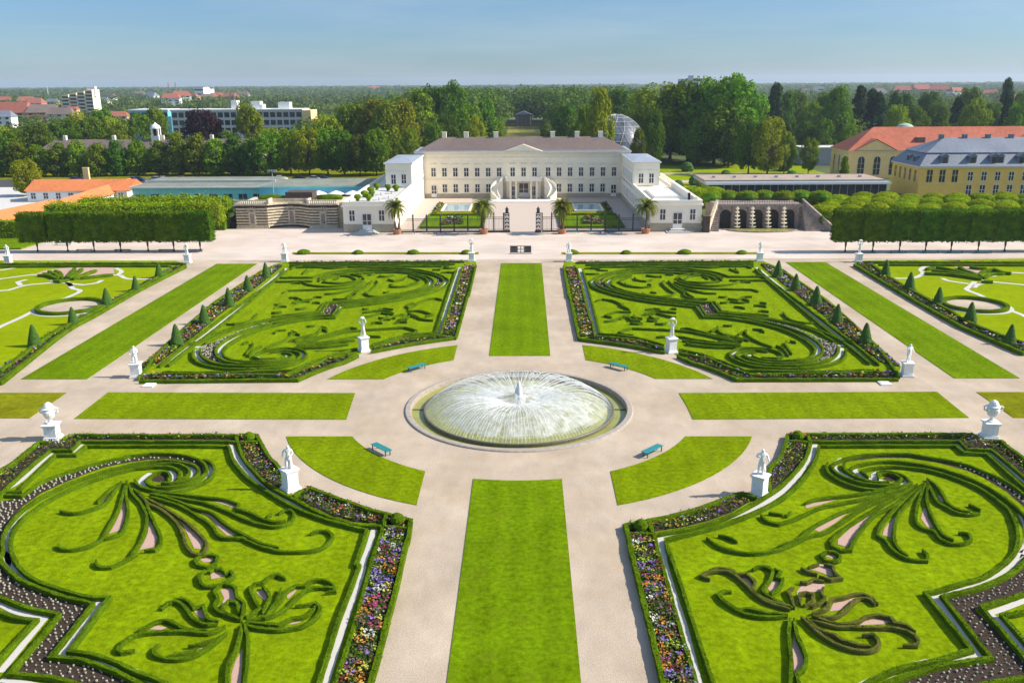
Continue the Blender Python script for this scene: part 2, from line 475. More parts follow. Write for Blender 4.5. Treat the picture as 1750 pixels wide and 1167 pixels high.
M['roof_brown'] = mat('brown_tile_roof', (.16, .12, .105), rough=.85, scale=1.5, vary=.16, big=.12, bigscale=.12, bump=.3, bscale=5)
M['zinc'] = mat('zinc_sheet', (.30, .33, .38), rough=.5, spec=.5, scale=1, vary=.12)
M['slate'] = mat('slate_roof', (.17, .19, .23), rough=.6, spec=.4, scale=1.4, vary=.18, big=.12, bigscale=.15)
M['red_roof'] = mat('red_tile_roof', (.42, .12, .065), rough=.85, scale=.9, vary=.18, big=.15, bigscale=.12, bump=.3, bscale=5)
M['orange_roof'] = mat('orange_tile_roof', (.60, .19, .065), rough=.85, scale=1.2, vary=.14, big=.1, bigscale=.15, bump=.3, bscale=5)
M['yellow'] = mat('yellow_plaster', (.92, .54, .12), rough=.9, scale=.6, vary=.07)
M['sand'] = mat('sand_plaster', (.88, .60, .26), rough=.9, scale=.6, vary=.07)
M['grotto'] = mat('weathered_stone', (.56, .47, .33), rough=.95, scale=1.5, vary=.3, bump=.4, bscale=6)
M['grotto_dark'] = mat('dark_joint_stone', (.08, .06, .05), rough=.95, scale=1.5, vary=.3)
M['tuff'] = mat('tuff_stone', (.29, .235, .20), rough=1, scale=2.2, vary=.45, bump=.9, bscale=5)
M['shade_dark'] = mat('painted_shade', (.035, .032, .03), rough=1, scale=2, vary=.4)  # near-black colour standing in for the shade inside openings
M['turq'] = mat('turquoise_cladding', (.20, .62, .58), rough=.5, spec=.4, scale=.4, vary=.1)
M['turqblue'] = mat('blue_cladding', (.17, .55, .68), rough=.5, spec=.4, scale=.4, vary=.12)
M['flat_roof'] = mat('flat_gravel_roof', (.20, .215, .17), rough=1, scale=1, vary=.2, big=.15, bigscale=.2)
M['beige_roof'] = mat('beige_flat_roof', (.36, .28, .22), rough=1, scale=1, vary=.15, big=.1, bigscale=.2)
M['concrete'] = mat('concrete', (.55, .53, .49), rough=.9, scale=1, vary=.08)
M['white'] = mat('white_render', (.82, .80, .76), rough=.8, scale=.8, vary=.05)
M['asphalt'] = mat('asphalt', (.06, .06, .062), rough=.95, scale=3, vary=.2)
M['bark'] = mat('bark', (.085, .065, .048), rough=1, scale=4, vary=.4, bump=.5)
M['palm_trunk'] = mat('palm_trunk', (.15, .095, .06), rough=1, scale=9, vary=.45, bump=.9, bscale=10)
M['terracotta'] = mat('terracotta', (.36, .17, .09), rough=.9, scale=4, vary=.2)
def leaf(n, c, vary=.5, tr=.32, sc=.7, po=1.0): M[n] = mat(n, c, rough=.9, spec=.04, scale=sc, vary=vary, transl=tr, perobj=po, detail=3)
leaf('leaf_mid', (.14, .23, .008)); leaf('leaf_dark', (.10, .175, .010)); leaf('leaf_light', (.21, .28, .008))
leaf('leaf_copper', (.05, .024, .03), po=.3); leaf('leaf_conifer', (.05, .10, .03)); leaf('leaf_palm', (.16, .19, .02), po=.3)
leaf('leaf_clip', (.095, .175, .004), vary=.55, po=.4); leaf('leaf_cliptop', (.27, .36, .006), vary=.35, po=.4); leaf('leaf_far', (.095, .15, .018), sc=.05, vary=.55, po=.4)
leaf('leaf_flower', (.06, .11, .02), po=.01, sc=3)
for n, c in (('purple', (.22, .14, .40)), ('orange', (.50, .19, .03)), ('yellowbloom', (.46, .40, .06)), ('whitebloom', (.55, .54, .44)),
             ('maroon', (.14, .02, .03)), ('magenta', (.34, .05, .15)), ('lime', (.28, .38, .03)), ('greybrown', (.13, .095, .075))):
    M[n] = mat('bloom_' + n, c, rough=.8, scale=5, vary=.3)

leaf('leaf_lime', (.17, .24, .02), po=.01, sc=3)
def water_mat(name, col, rough=.06, bump=.08):
    m_ = mat(name, col, rough=rough, spec=.5, scale=.5, vary=.2, bump=bump, bscale=2.5)
    return m_
M['water'] = water_mat('murky_water', (.27, .27, .055), rough=.3)
M['far_red'] = mat('distant_tile_roof', (.33, .11, .07), rough=.9, scale=.5, vary=.15)
M['pool'] = water_mat('pool_water', (.30, .42, .46), rough=.08)

def spray_mat(name, op, scale, lo, hi):
    m_ = bpy.data.materials.new(name); m_.use_nodes = True
    t = m_.node_tree; N = t.nodes; Lk = t.links.new
    b = N['Principled BSDF']; b.inputs['Base Color'].default_value = (.93, .94, .95, 1); b.inputs['Roughness'].default_value = .6
    tl = N.new('ShaderNodeBsdfTranslucent'); tl.inputs['Color'].default_value = (.93, .94, .95, 1)
    m0 = N.new('ShaderNodeMixShader'); m0.inputs[0].default_value = .5
    Lk(b.outputs[0], m0.inputs[1]); Lk(tl.outputs[0], m0.inputs[2])
    tp = N.new('ShaderNodeBsdfTransparent'); ms = N.new('ShaderNodeMixShader')
    geo = N.new('ShaderNodeNewGeometry'); nz = N.new('ShaderNodeTexNoise'); nz.inputs['Scale'].default_value = scale; nz.inputs['Detail'].default_value = 5
    Lk(geo.outputs['Position'], nz.inputs['Vector'])
    mr = N.new('ShaderNodeMapRange'); mr.inputs['From Min'].default_value = lo; mr.inputs['From Max'].default_value = hi
    mr.inputs['To Max'].default_value = op
    Lk(nz.outputs['Fac'], mr.inputs['Value'])
    Lk(mr.outputs[0], ms.inputs[0]); Lk(tp.outputs[0], ms.inputs[1]); Lk(m0.outputs[0], ms.inputs[2])
    Lk(ms.outputs[0], N['Material Output'].inputs['Surface'])
    return m_
M['jet'] = spray_mat('water_jet', .5, 2.0, .2, .7)
M['mist'] = spray_mat('water_mist', .38, 1.1, .22, .70)
M['plume'] = spray_mat('white_plume', 1.0, 1.5, .0, .25)
M['foam'] = spray_mat('white_foam', .8, 1.2, .3, .62)

# ------------------------------------------------------------------ ground, paths, lawns
def struct(name, mb, mt): return tag(mb.build(name, mt), kind='structure')
HOLE = [(10.6 * math.cos(2 * math.pi * k / 48), 79.43 + 10.6 * math.sin(2 * math.pi * k / 48)) for k in range(48)]
struct('ground', MB().sheet_hole([(7000 * math.cos(2 * math.pi * k / 64), 1500 + 7000 * math.sin(2 * math.pi * k / 64)) for k in range(64)], HOLE, -.03), M['ground'])
struct('garden_path', MB().sheet_hole([(-175, 20), (175, 20), (175, 153), (-175, 153)], HOLE, 0.0), M['gravel'])
struct('forecourt', MB().sheet([(-128, 153), (150, 153), (150, 181), (62, 181), (62, 189), (38.5, 189), (38.5, 239), (-38, 239), (-38, 194), (-62, 194), (-62, 188), (-128, 188)], 0.004), M['forecourt'])

def arc(cx, cy, r, a0, a1, n=14): return [(cx + r * math.cos(R(a0 + (a1 - a0) * k / n)), cy + r * math.sin(R(a0 + (a1 - a0) * k / n))) for k in range(n + 1)]
FY = 79.43
def lawn(pts, mt='lawn', z=.045): return struct('lawn', MB().prism(pts, -.02, z), M[mt])
lawn([(3.5, 25)] + [(3.5 - 7 * k / 8, 63.3 - .32 * math.sin(math.pi * k / 8)) for k in range(9)] + [(-3.5, 25)])
lawn([(-3.5, 95.8), (3.5, 95.8), (3.5, 149.4), (-3.5, 149.4)])
lawn(PG('P 184.3,671 607,672 599,695 592,717 126.5,715.8'), 'strip_lawn')
lawn(PG('P 1160,672 1174,695 1184,717 1655.8,714 1601,669.7'), 'strip_lawn')
lawn([(-46, 76.4), (-46, 83.4), (-140, 83.4), (-140, 76.4)], 'dry_lawn')
lawn([(45.8, 76.4), (45.8, 83.4), (140, 83.4), (140, 76.4)], 'dry_lawn')
for s in (-1, 1):
    a, b = (46.0, 53.1) if s < 0 else (45.6, 52.4)
    lawn([(s * a, 87.7), (s * a, 149.6), (s * b, 149.6), (s * b, 87.7)])
    lawn([(s * a, 25), (s * a, 71.6), (s * b, 71.6), (s * b, 25)])
for sx in (-1, 1):                       # four curved lawns round the basin
    ro, ri = 21.9, 16.5
    for far in (0, 1):
        ylim = 87.6 if far else 71.95
        dy = ylim - FY
        a_in = math.degrees(math.atan2(dy, math.sqrt(ri ** 2 - dy ** 2)))
        a_out = math.degrees(math.atan2(dy, math.sqrt(ro ** 2 - dy ** 2)))
        sg = 1 if far else -1
        b_in, b_out = sg * math.degrees(math.acos(7.45 / ri)), sg * math.degrees(math.acos(7.45 / ro))
        pts = arc(0, FY, ri, a_in, b_in) + arc(0, FY, ro, b_out, a_out)
        lawn([(sx * x, y) for x, y in pts], 'strip_lawn')
# strips of turf with low bushes in front of the forecourt
for s, (x0, x1) in ((-1, (500, 818)), (1, (960, 1302))):
    lawn(PG(f'P {x0},431.5 {x1},431.5 {x1},435 {x0},435'), 'dry_lawn')

# ------------------------------------------------------------------ flowers
BLOOM = ['purple', 'orange', 'yellowbloom', 'whitebloom', 'maroon', 'lime', 'greybrown', 'purple', 'magenta', 'orange', 'greybrown', 'maroon']
def planting(polys, label, dens, size, patch, hgt=.34, prob=.5):
    """one flower border: soil, leaf tufts and blooms in irregular patches"""
    root = empty('flower_border', (0, 0, 0), label=label, cat='flower border')
    tag(root, kind='stuff')
    soil = MB(); leaves = []; blooms = {}
    for poly in polys:
        soil.sheet(poly, .055)
        xs = [p[0] for p in poly]; ys = [p[1] for p in poly]
        ar = abs(sum(poly[i - 1][0] * poly[i][1] - poly[i][0] * poly[i - 1][1] for i in range(len(poly)))) / 2
        cent = []
        for _ in range(int(ar / patch ** 2 * 2.2) + 3):
            for _t in range(30):
                q = (random.uniform(min(xs), max(xs)), random.uniform(min(ys), max(ys)))
                if inside(q, poly): break
            cent.append((*q, random.choice(BLOOM), random.uniform(.5, 1.15), random.uniform(.55, 1)))
        ca = np.array([c[:2] for c in cent])
        for _ in range(int(ar * dens * 1.7)):
            q = (random.uniform(min(xs), max(xs)), random.uniform(min(ys), max(ys)))
            if not inside(q, poly): continue
            i = int(np.argmin(((ca - q) ** 2).sum(1)))
            c = cent[i]
            dd = math.hypot(q[0] - c[0], q[1] - c[1])
            z = hgt * c[3] * random.uniform(.6, 1.1)
            if random.random() < prob * c[4] and dd < patch * .7: blooms.setdefault(c[2], []).append((*q, z + .06))
            else: leaves.append((*q, z * .8))
    def quads(pts, sz, flat):
        p = np.array(pts); k = len(p)
        nrm = rng.normal(size=(k, 3)) * (1 - flat) + np.array([0, 0, 1.0]); nrm /= np.linalg.norm(nrm, axis=1)[:, None]
        t = np.cross(nrm, rng.normal(size=(k, 3))); t /= np.linalg.norm(t, axis=1)[:, None]
        b = np.cross(nrm, t); s = (sz * rng.uniform(.6, 1.3, k))[:, None]
        return np.stack([p - t * s - b * s * .7, p + t * s - b * s * .7, p + t * s + b * s * .7, p - t * s + b * s * .7], 1).reshape(-1, 3)
    soil.build('soil', M['soil'], root)
    random.shuffle(leaves); hl = len(leaves) * 2 // 3
    if leaves:
        link('foliage', np_mesh('flower_foliage', quads(leaves[:hl], size * 1.3, .35), 4, M['leaf_flower']), parent=root)
        link('foliage', np_mesh('flower_foliage', quads(leaves[hl:], size * 1.2, .35), 4, M['leaf_lime']), parent=root)
    for c, pts in blooms.items():
        link('bloom', np_mesh('bloom_' + c, quads(pts, size, .6), 4, M[c]), parent=root)
    return root

# ------------------------------------------------------------------ near parterres
HZ = .4
NEAR = {
 'left': dict(
  outline='D 1300,1400 1360,1165 1450,850 1520,580 1600,280 1660,0 C 1690,930 1715,780 1480,730 1300,675 1130,615 980,560 850,510 760,545 700,580 610,390 560,320 500,250 440,150 400,58 215,60 0,60 A 1750,60 1130,62 620,55 420,122 330,122 230,200 120,290 0,360 -200,480 P -300,1050 -300,1260 600,1260',
  outer=['D 1300,1400 1360,1165 1450,850 1520,580 1600,280 1660,0 C 1690,930 1710,785 1480,730 1300,675 1130,615 980,560 850,510 760,545 710,580',
         'C 605,370 560,310 500,250 440,150 395,60 215,60 0,60 A 1750,60 1130,62 640,57', 'A 420,122 330,122 230,200 120,290 0,360 -200,480',
         'C 1500,735 1480,835', 'C 1480,840 1680,855', 'C 220,60 225,120', 'C 225,118 425,116'],
  inner=['A -150,700 0,562 160,415 330,268 430,190 605,190 685,115 1750,113 C 190,118 230,120 280,260 370,370 480,480 600,555 690,600 850,685 1030,765 1250,825 1465,838 1460,900 1420,1010 1370,1165 D 1290,450 1230,650 1150,900 1060,1165 1000,1350'],
  lawnside=['A -100,680 40,547 170,535 170,515 380,320 470,232 645,227 740,153 1750,152 C 0,152 150,155 165,190 200,290 300,410 420,500 560,590 720,680 880,745 1050,800 1335,872 1320,930 1280,1050 1240,1165 D 1270,150 1190,370 1100,600 1010,880 920,1165 830,1440', 'A 190,578 40,570'],
  white=['A -130,690 20,552 165,468 350,300 450,212 625,208 710,136 1750,132 C 170,138 190,200 240,280 330,390 450,490 580,572 700,640 870,715 1040,780 1240,845 1400,862 1380,930 1350,1030 1300,1165 D 1290,230 1160,600 1070,880 980,1165 900,1400',
         'A 440,560 300,640 180,740 80,860 45,960 50,1080 80,1165 B 60,60 90,150 180,220 300,310 450,370 650,430 860,460 520,905 800,950 1000,1010 1200,1090 1330,1165 1450,1260',
         'B -200,420 0,490 150,560 385,610 0,1075', 'B 0,1140 200,1165 500,1230',
         'E 1430,385 1500,430 1525,490 1490,570 1400,640 1250,700', 'E 1180,455 1250,500 1255,560 1200,620 1090,665', 'E 900,545 965,580 975,640 930,690', 'E 640,570 540,640 500,700 570,745 700,785'],
  spiral=['A 190,572 350,465 500,405 700,335 900,285 1100,245 E 300,315 600,290 900,285 1100,305 1300,355 1410,425 1445,500 1430,560 1380,610 1250,685 1050,740 850,762 700,748 610,715 585,665 640,610 720,560 830,540 900,560 925,620 900,680',
          'E 1390,365 1480,395 1545,465 1540,560 1470,650 1330,720 1150,785 950,830 750,812 560,770 450,715 410,650',
          'A -100,1165 15,1080 20,960 60,850 170,720 300,620 450,540 600,470 800,400 1000,340 E 600,400 900,383 1100,408 1240,440 1320,500 1320,580 1230,640 1080,685 900,702 790,690',
          'A 130,1165 100,1080 90,970 120,870 200,770 330,670 500,570 700,480 900,410 1100,355 E 450,485 700,440 900,420 1050,432 1165,485 1195,555 1130,625 1000,678',
          'E 450,490 700,467 900,470 1010,505 1060,570 1030,655'],
  band=['B -100,-120 0,100 60,180 180,280 350,350 520,410 700,455 795,482 430,930 700,960 900,1020 1100,1110 1200,1165 1330,1250',
        'B 85,-90 95,30 150,150 250,245 400,320 600,380 780,420 935,425 590,885 800,915 950,960 1150,1050 1300,1110 1430,1165 1560,1260'],
  lower=['B -200,330 0,425 150,485 300,530 440,555 505,572 80,1078 250,1085 450,1110 650,1165 800,1230', 'B -200,460 0,550 150,600 310,615 -60,1010', 'B -60,1160 200,1215'],
  soil=['E 900,330 1100,345 1290,390 1380,470 1390,560 1330,620 1340,500 1240,430 1100,395 900,365 600,380 300,420 A 1100,300 900,340 700,410 500,495 350,565 190,680 70,815 8,940 0,1075 B 0,130 60,205 180,305 350,370 520,430 700,475 775,490 430,945 700,975 900,1035 1100,1125 1250,1210 900,1250 650,1175 450,1122 250,1097 85,1085 500,585 440,565 300,540 150,495 0,440 -200,340 P -60,960 A -200,720 -60,650 190,595 350,490 500,430 700,360 900,300 1100,262 E 600,320', 'E 660,620 740,580 830,565 880,600 860,680 760,700 660,680'],
  fan=[('A 1040,455 960,560 900,640 820,680 700,718 600,727 510,708', 'A 1010,470 900,570 830,635'),
       ('A 1080,450 1050,570 1010,700 940,830 900,900 850,960 750,1010 640,1035 550,1035 500,1015 492,992', 'A 1085,450 1075,560 1095,700 1080,800 1040,890 950,930 900,940'),
       ('A 1100,480 1130,560 1200,640 1250,740 1245,850 1200,970 1120,1080 B 1150,60 1050,120 950,165 850,165 812,130 825,108', 'A 1140,520 1230,600 1280,720 1330,830 1370,920 1370,1000 1320,1040 1230,1045'),
       ('A 1170,540 1260,640 1380,700 1500,800 1560,900 1590,1000 1640,1065 1700,1082 1745,1065 1765,990 1700,900 1560,780 1400,680 1250,600',),
       ('A 1280,590 1500,650 1640,720 C 0,825 50,905 110,938 220,940 270,938 400,1000 580,1050 750,1055 900,1040 1000,990 1040,920 1000,880 920,880 850,900', 'A 1300,565 1500,620 1650,680 C 0,720 100,800 200,870 300,920 420,980 580,1022'),
       ('A 1280,560 1500,595 1750,640 C 120,700 250,760 380,810 520,840 620,830 690,790 710,730 680,700 630,700 580,728', 'A 1300,545 1600,575 1750,592 C 120,610 240,650 225,690 330,720 450,780 560,800 640,788', 'C 475,758 520,735')],
  fanfill=['A 1010,475 900,590 840,635 880,640 1000,530', 'A 1062,600 1030,720 980,830 930,912 1025,880 1062,790 1072,680', 'A 1275,790 1265,900 1230,980 1190,1048 1320,1022 1345,950 1310,850',
           'A 1450,720 1560,830 1620,950 1660,1035 1720,1040 1745,980 1650,880 1540,780', 'A 1640,690 1750,735 C 50,768 150,850 235,915 140,925 60,850 0,775', 'A 1700,592 1755,615 C 100,655 210,692 235,660 120,622'],
  ring=['Z 905,560 895,588 860,600 820,590 812,570 835,553 880,550 905,560'], ringfill='Z 890,565 880,582 845,585 830,572 850,562',
  bow=['Z 850,612 828,640 835,670 860,682 910,675 945,658 972,640 958,618 935,630', 'Z 870,622 885,610 915,608 935,625'], bowfill='Z 872,625 878,655 945,642 915,618',
  bud=['Z 1000,820 955,800 915,790 890,765 905,732 890,705 905,680', 'Z 925,668 975,685 985,728 1013,748 1010,790 1000,820', 'Z 990,818 940,795 925,770 950,742 985,750 990,790'], budfill=['Z 915,700 965,690 975,730 1008,752 1003,778 960,738 915,768 932,735'],
  petals=[('F 1020,585 890,590 790,530 720,440 660,385 600,370 540,385 500,420 480,440', 'F 1030,560 940,545 905,480 890,410 800,430 740,370 680,345 600,355'),
          ('F 1100,610 930,675 750,660 560,662 400,668 250,690 150,730 85,790 60,840 100,860 180,850 225,835', 'F 930,650 740,640 620,590 540,555 460,560 380,590 330,620 260,645'),
          ('F 1110,670 960,795 820,880 680,920 540,920 440,890 408,850 430,800 465,780', 'F 1060,700 1000,740 850,785 740,800', 'F 540,895 700,870 820,835'),
          ('D 270,650 430,690 600,700 780,670 880,610 930,550 930,500 890,470 800,490', 'D 330,640 450,650 580,660 700,605 780,595 860,545 890,500', 'D 720,495 800,488'),
          ('D 300,620 400,600 500,590 620,530 720,440 800,370 880,345 1000,340 1060,350 1060,372 980,382', 'D 400,590 470,580 540,510 600,440 640,380 720,330 800,325 860,285 950,275 1030,300 1055,330'),
          ('D 300,590 420,520 370,430 340,350 375,310 440,300 500,250 570,230 640,265', 'D 440,560 480,480 505,430 480,370 440,330', 'D 500,540 570,450 600,350')],
  petalfill=['F 785,455 840,530 900,552 945,545 895,440', 'F 360,645 430,608 540,632 480,655', 'F 820,832 910,800 870,842', 'D 575,668 650,638 740,638 820,600 765,645 700,662', 'D 645,405 680,358 755,345 705,410 660,445', 'D 390,390 452,358 495,430 460,462'],
  stem=['D 255,660 260,700 220,860 150,1000 140,1165 145,1300', 'D 290,660 320,800 312,1000 290,1165 280,1300'], stemfill='D 272,870 210,980 178,1080 170,1300 250,1300 268,1000',
  flowers=['C 420,130 500,265 605,400 610,530 480,462 370,360 285,260 245,130', 'C 730,590 850,520 980,570 1130,625 1300,685 1470,742 1450,820 1250,810 1030,750 850,668',
           'C 1500,870 1670,870 1620,1165 D 1580,280 1500,580 1430,850 1340,1165 1300,1290 1030,1290 1080,1165 1170,900 1250,650 1310,450 1390,200 1440,10',
           'A 640,62 1130,68 1750,66 C 205,66 205,110 0,108 A 1750,106 690,106 600,184 440,184 340,258 160,405 0,548 -150,688 -200,490 0,372 120,302 230,212 340,132 420,130 560,100', 'C 1520,750 1680,780 1665,840 1500,830', 'C 240,70 395,70 405,108 245,108'],
  balls=['C 1593,795', 'C 330,92']),
 'right': dict(
  outline='b 420,1400 420,1165 330,780 260,500 180,180 140,0 a 150,1100 110,900 90,825 400,770 600,720 800,660 960,595 1090,555 1240,590 1330,540 1320,370 1390,280 1420,250 1470,110 1480,55 c 0,50 1310,50 1385,100 1560,108 1640,180 1750,260 1900,380 P 2050,1050 2050,1260 1150,1260',
  outer=['b 470,1400 420,1165 330,780 260,500 180,180 140,0 a 150,1100 115,900 92,828 400,770 600,720 800,660 960,595 1090,555 1220,595',
         'a 1330,540 1318,370 1390,280 1420,250 1470,110 1482,57 c 0,52 1310,52', 'c 1490,108 1560,110 1640,180 1750,260 1950,420', 'a 300,790 325,890', 'a 110,895 325,905', 'a 1490,112 1660,115', 'a 1660,60 1668,112'],
  inner=['b 760,1400 700,1165 640,950 560,690 480,400 400,120 360,0 a 400,1165 370,1050 340,910 600,862 800,815 1000,742 1200,640 1330,560 1440,480 1550,370 1640,250 1675,120 c 0,115 1200,112 1265,180 1473,186 1600,290 1750,415 1900,540'],
  lawnside=['b 930,1400 850,1165 740,850 660,600 580,350 500,120 450,0 a 505,1165 480,1080 450,1010 448,952 600,910 800,860 1000,800 1200,720 1400,620 1520,530 1650,390 1725,260 1745,165 c 0,152 1165,150 1240,213 1432,220 1560,335 1750,508 1900,640'],
  white=['b 800,1400 720,1165 600,700 520,450 430,150 a 420,1080 390,935 600,882 800,832 1100,732 1300,640 1480,515 1620,345 1690,240 1718,140 c 0,133 1180,130 1252,197 1453,203 1580,312 1750,460 1900,590',
         'c 1720,730 1770,850 1770,1000 1720,1100 d 1740,40 1650,150 1500,245 1250,340 975,412 1345,922 1100,960 850,1000 600,1090 400,1165 250,1260',
         'd 1950,380 1750,460 1600,520 1450,572 1520,620 1800,930 2000,1130',
         'c 200,268 140,310 130,350 180,395 300,440', 'c 380,320 310,345 300,370 370,420 450,450', 'c 510,385 465,410 470,440 540,460', 'c 690,420 740,455 760,470 700,500 600,512'],
  spiral=['c 1900,660 1750,565 1600,460 1400,370 1250,310 1000,260 750,225 500,222 300,245 170,282 115,325 130,365 200,410 330,460 480,482 600,485 680,462 705,430 650,400 580,385 520,395 505,430',
          'c 75,295 62,350 100,405 200,462 330,507 480,527 600,510 720,492 785,468 740,420 650,385 560,370 490,382',
          'c 1900,900 1800,800 1750,740 1600,610 1400,480 1200,400 1000,340 800,300 600,285 450,295 330,320 270,350 290,390 380,440 500,462 600,455',
          'c 1690,820 1640,730 1600,680 1400,530 1200,440 1000,375 800,340 620,330 450,345 360,370 420,420', 'c 225,300 205,330 250,380 350,430 450,465'],
  band=['d 1990,-300 1850,20 1790,80 1680,190 1500,290 1300,360 1055,415 1472,940 1250,970 1050,1000 850,1060 700,1110 560,1165 400,1260',
        'c 1640,730 1690,850 1695,1000 1650,1090 d 1560,150 1400,250 1200,310 1000,370 905,385 1305,872 1150,915 950,970 800,1000 600,1060 450,1130 380,1165 200,1260', 'c 1750,740 1815,850 1820,1000'],
  lower=['d 1950,310 1750,390 1600,440 1385,505 1800,980 1960,1150', 'd 1950,470 1750,545 1565,575 1830,880 2000,1060', 'd 1950,1090 1750,1110 1400,1165 1100,1240'],
  soil=['c 200,310 260,290 500,262 750,262 1000,300 1250,365 1400,430 1600,550 1760,690 1850,800 1900,900 d 1830,110 1700,215 1520,310 1320,380 1085,430 1490,945 1260,985 1060,1015 860,1075 700,1130 520,1220 1000,1240 1400,1150 1700,1105 1950,1080 1790,990 1330,540 1390,495 1600,430 1750,380 2000,280 2100,-200 c 2000,750 1750,590 1600,480 1400,390 1250,335 1000,285 750,245 500,242 300,265 190,300', 'c 540,440 580,410 650,420 680,440 620,465'],
  fan=[('c 920,450 970,560 1020,640 1080,670 1170,720 1270,737 1372,727', 'c 920,430 1000,490 1060,570 1110,650 1200,700 1290,715', 'c 1280,650 1335,680 1380,700'),
       ('c 910,470 860,600 830,720 830,800 880,850 980,880 1040,950 1130,987 1230,987 1300,950 1275,900 1190,890', 'c 930,470 920,600 950,720 1000,820 1060,910 1150,950'),
       ('c 880,480 740,600 620,720 530,830 500,920 570,960 620,1030 700,1090 800,1122 920,1130 925,1090 885,1040', 'c 890,500 780,620 690,720 650,830 645,960 690,1040 760,1090'),
       ('c 840,480 600,620 400,740 230,850 112,950 112,1010 180,1045 270,1040 305,950 375,850 480,740 640,660 860,500',),
       ('c 760,500 520,580 330,670 150,740 -60,850 a 1560,955 1400,1010', 'c 780,530 420,660 200,800 50,890 -80,920 a 1500,1000 1350,1050 1150,1070 950,1032 850,980 790,935', 'a 885,915 970,930 1050,970'),
       ('c 620,520 300,570 0,605 a 1630,640', 'c 700,510 400,600 150,650 0,682 a 1560,770 1400,820 1300,790 1255,740', 'a 1320,720 1435,738', 'a 1470,750 1510,715')],
  fanfill=['c 1010,580 1050,590 1085,632 1040,637', 'c 890,690 870,780 920,850 975,862 930,780 910,700', 'c 640,770 560,860 540,920 612,942 630,850 655,780', 'c 470,720 300,830 160,960 160,1000 240,1022 330,890 430,780',
           'c 320,690 100,780 -50,870 0,892 120,830 250,730', 'a 1630,660 1700,648 1900,618 1750,665 1640,692'],
  ring=['d 15,60 60,40 130,38 180,65 175,105 120,120 50,110 15,60'], ringfill='d 50,80 110,60 150,78 110,100',
  bow=['b 1595,170 1650,205 1735,228', 'd 0,240 100,275 185,262 130,210 120,160 40,140', 'd -90,165 0,140'], bowfill='d -80,190 0,150 110,150 130,220 170,240 100,252 0,215',
  bud=['b 1540,510 1510,430 1490,365 1530,345', 'b 1585,290 1640,300 1700,272 1790,285', 'd 40,335 22,385 45,445 -60,505', 'b 1590,480 1580,400 1640,385 1700,400 1690,460 1620,490'], budfill=['b 1560,380 1620,310 1700,280 1750,290 1800,330 1785,380 1700,385 1600,395 1560,500'],
  petals=[('b 1480,585 1300,592 1150,572 1030,522 930,452 888,400 920,375 1000,372', 'b 1480,570 1300,555 1150,520 1060,530 960,470 920,430'),
          ('b 1500,525 1300,462 1200,392 1100,290 980,210 880,200 780,215 745,240 820,270', 'b 1500,505 1300,445 1190,370 1200,290 1130,230 1050,230 980,190 880,178 800,205'),
          ('b 1520,510 1400,460 1300,400 1268,360 1330,280 1350,200 1300,165 1230,165 1180,188', 'b 1340,395 1420,330 1440,270 1390,258 1420,210 1370,178'),
          ('d -60,560 60,520 100,450 200,430 290,400 380,395 450,425 500,480', 'd -40,590 130,590 220,540 290,470 350,430 430,435 480,485'),
          ('d -60,575 120,640 300,642 400,590 520,578 620,600 645,640 740,660 825,720', 'd -60,620 150,672 300,677 450,682 600,682 720,702 815,750 850,790 830,832 720,830'),
          ('b 1600,590 1650,640 d 0,735 150,822 300,872 430,882 500,850 510,800 460,740 370,745', 'd -110,600 0,700 120,740 200,790 330,830 440,842')],
  petalfill=['b 1070,537 1130,522 1230,555 1150,562', 'b 1060,250 1120,245 1180,330 1172,355', 'b 1308,360 1330,298 1370,290 1412,300 1350,392', 'd 90,552 130,460 250,420 335,418 260,470 180,542', 'd 240,675 380,618 480,608 605,640 560,660 400,668', 'd 200,795 330,842 420,862 300,855'],
  stem=['b 1505,600 1490,720 1500,850 1510,960 1505,1165 1500,1300', 'b 1535,600 1560,740 1620,880 1642,960 1610,1040 1560,1085 1580,1165 1590,1300'], stemfill='b 1520,850 1540,690 1590,850 1618,970 1600,1030 1540,1092',
  flowers=['a 1485,130 1645,130 1630,240 1540,362 1430,468 1335,540 1325,400 1395,300 1435,250', 'a 1100,565 1190,615 1000,728 800,800 600,850 335,892 315,800 400,782 600,732 800,672 960,607',
           'a 125,940 322,930 350,1050 b 390,120 470,400 550,690 630,950 690,1165 740,1300 480,1300 430,1165 340,780 270,500 190,180 155,0 a 160,1100',
           'c 1300,62 0,62 a 1675,64 1682,108 c 1190,105 1262,172 1475,178 1600,280 1750,402 1900,530 1900,410 1750,280 1640,195 1560,120 1480,116 1380,112', 'a 110,830 290,800 312,885 120,890', 'a 1492,65 1650,65 1655,106 1490,106'],
  balls=['a 225,850', 'a 1570,82'])}

def fill(specs, name, mt, z=.06):
    mb = MB()
    for s in specs: mb.sheet(PG(s, .04), z)
    return struct(name, mb, M[mt])

def hz(lines, wd=.36, h=HZ, step=.3):
    mb = MB()
    for s in lines: hedge(mb, PG(s, h), wd, h, step)
    return mb

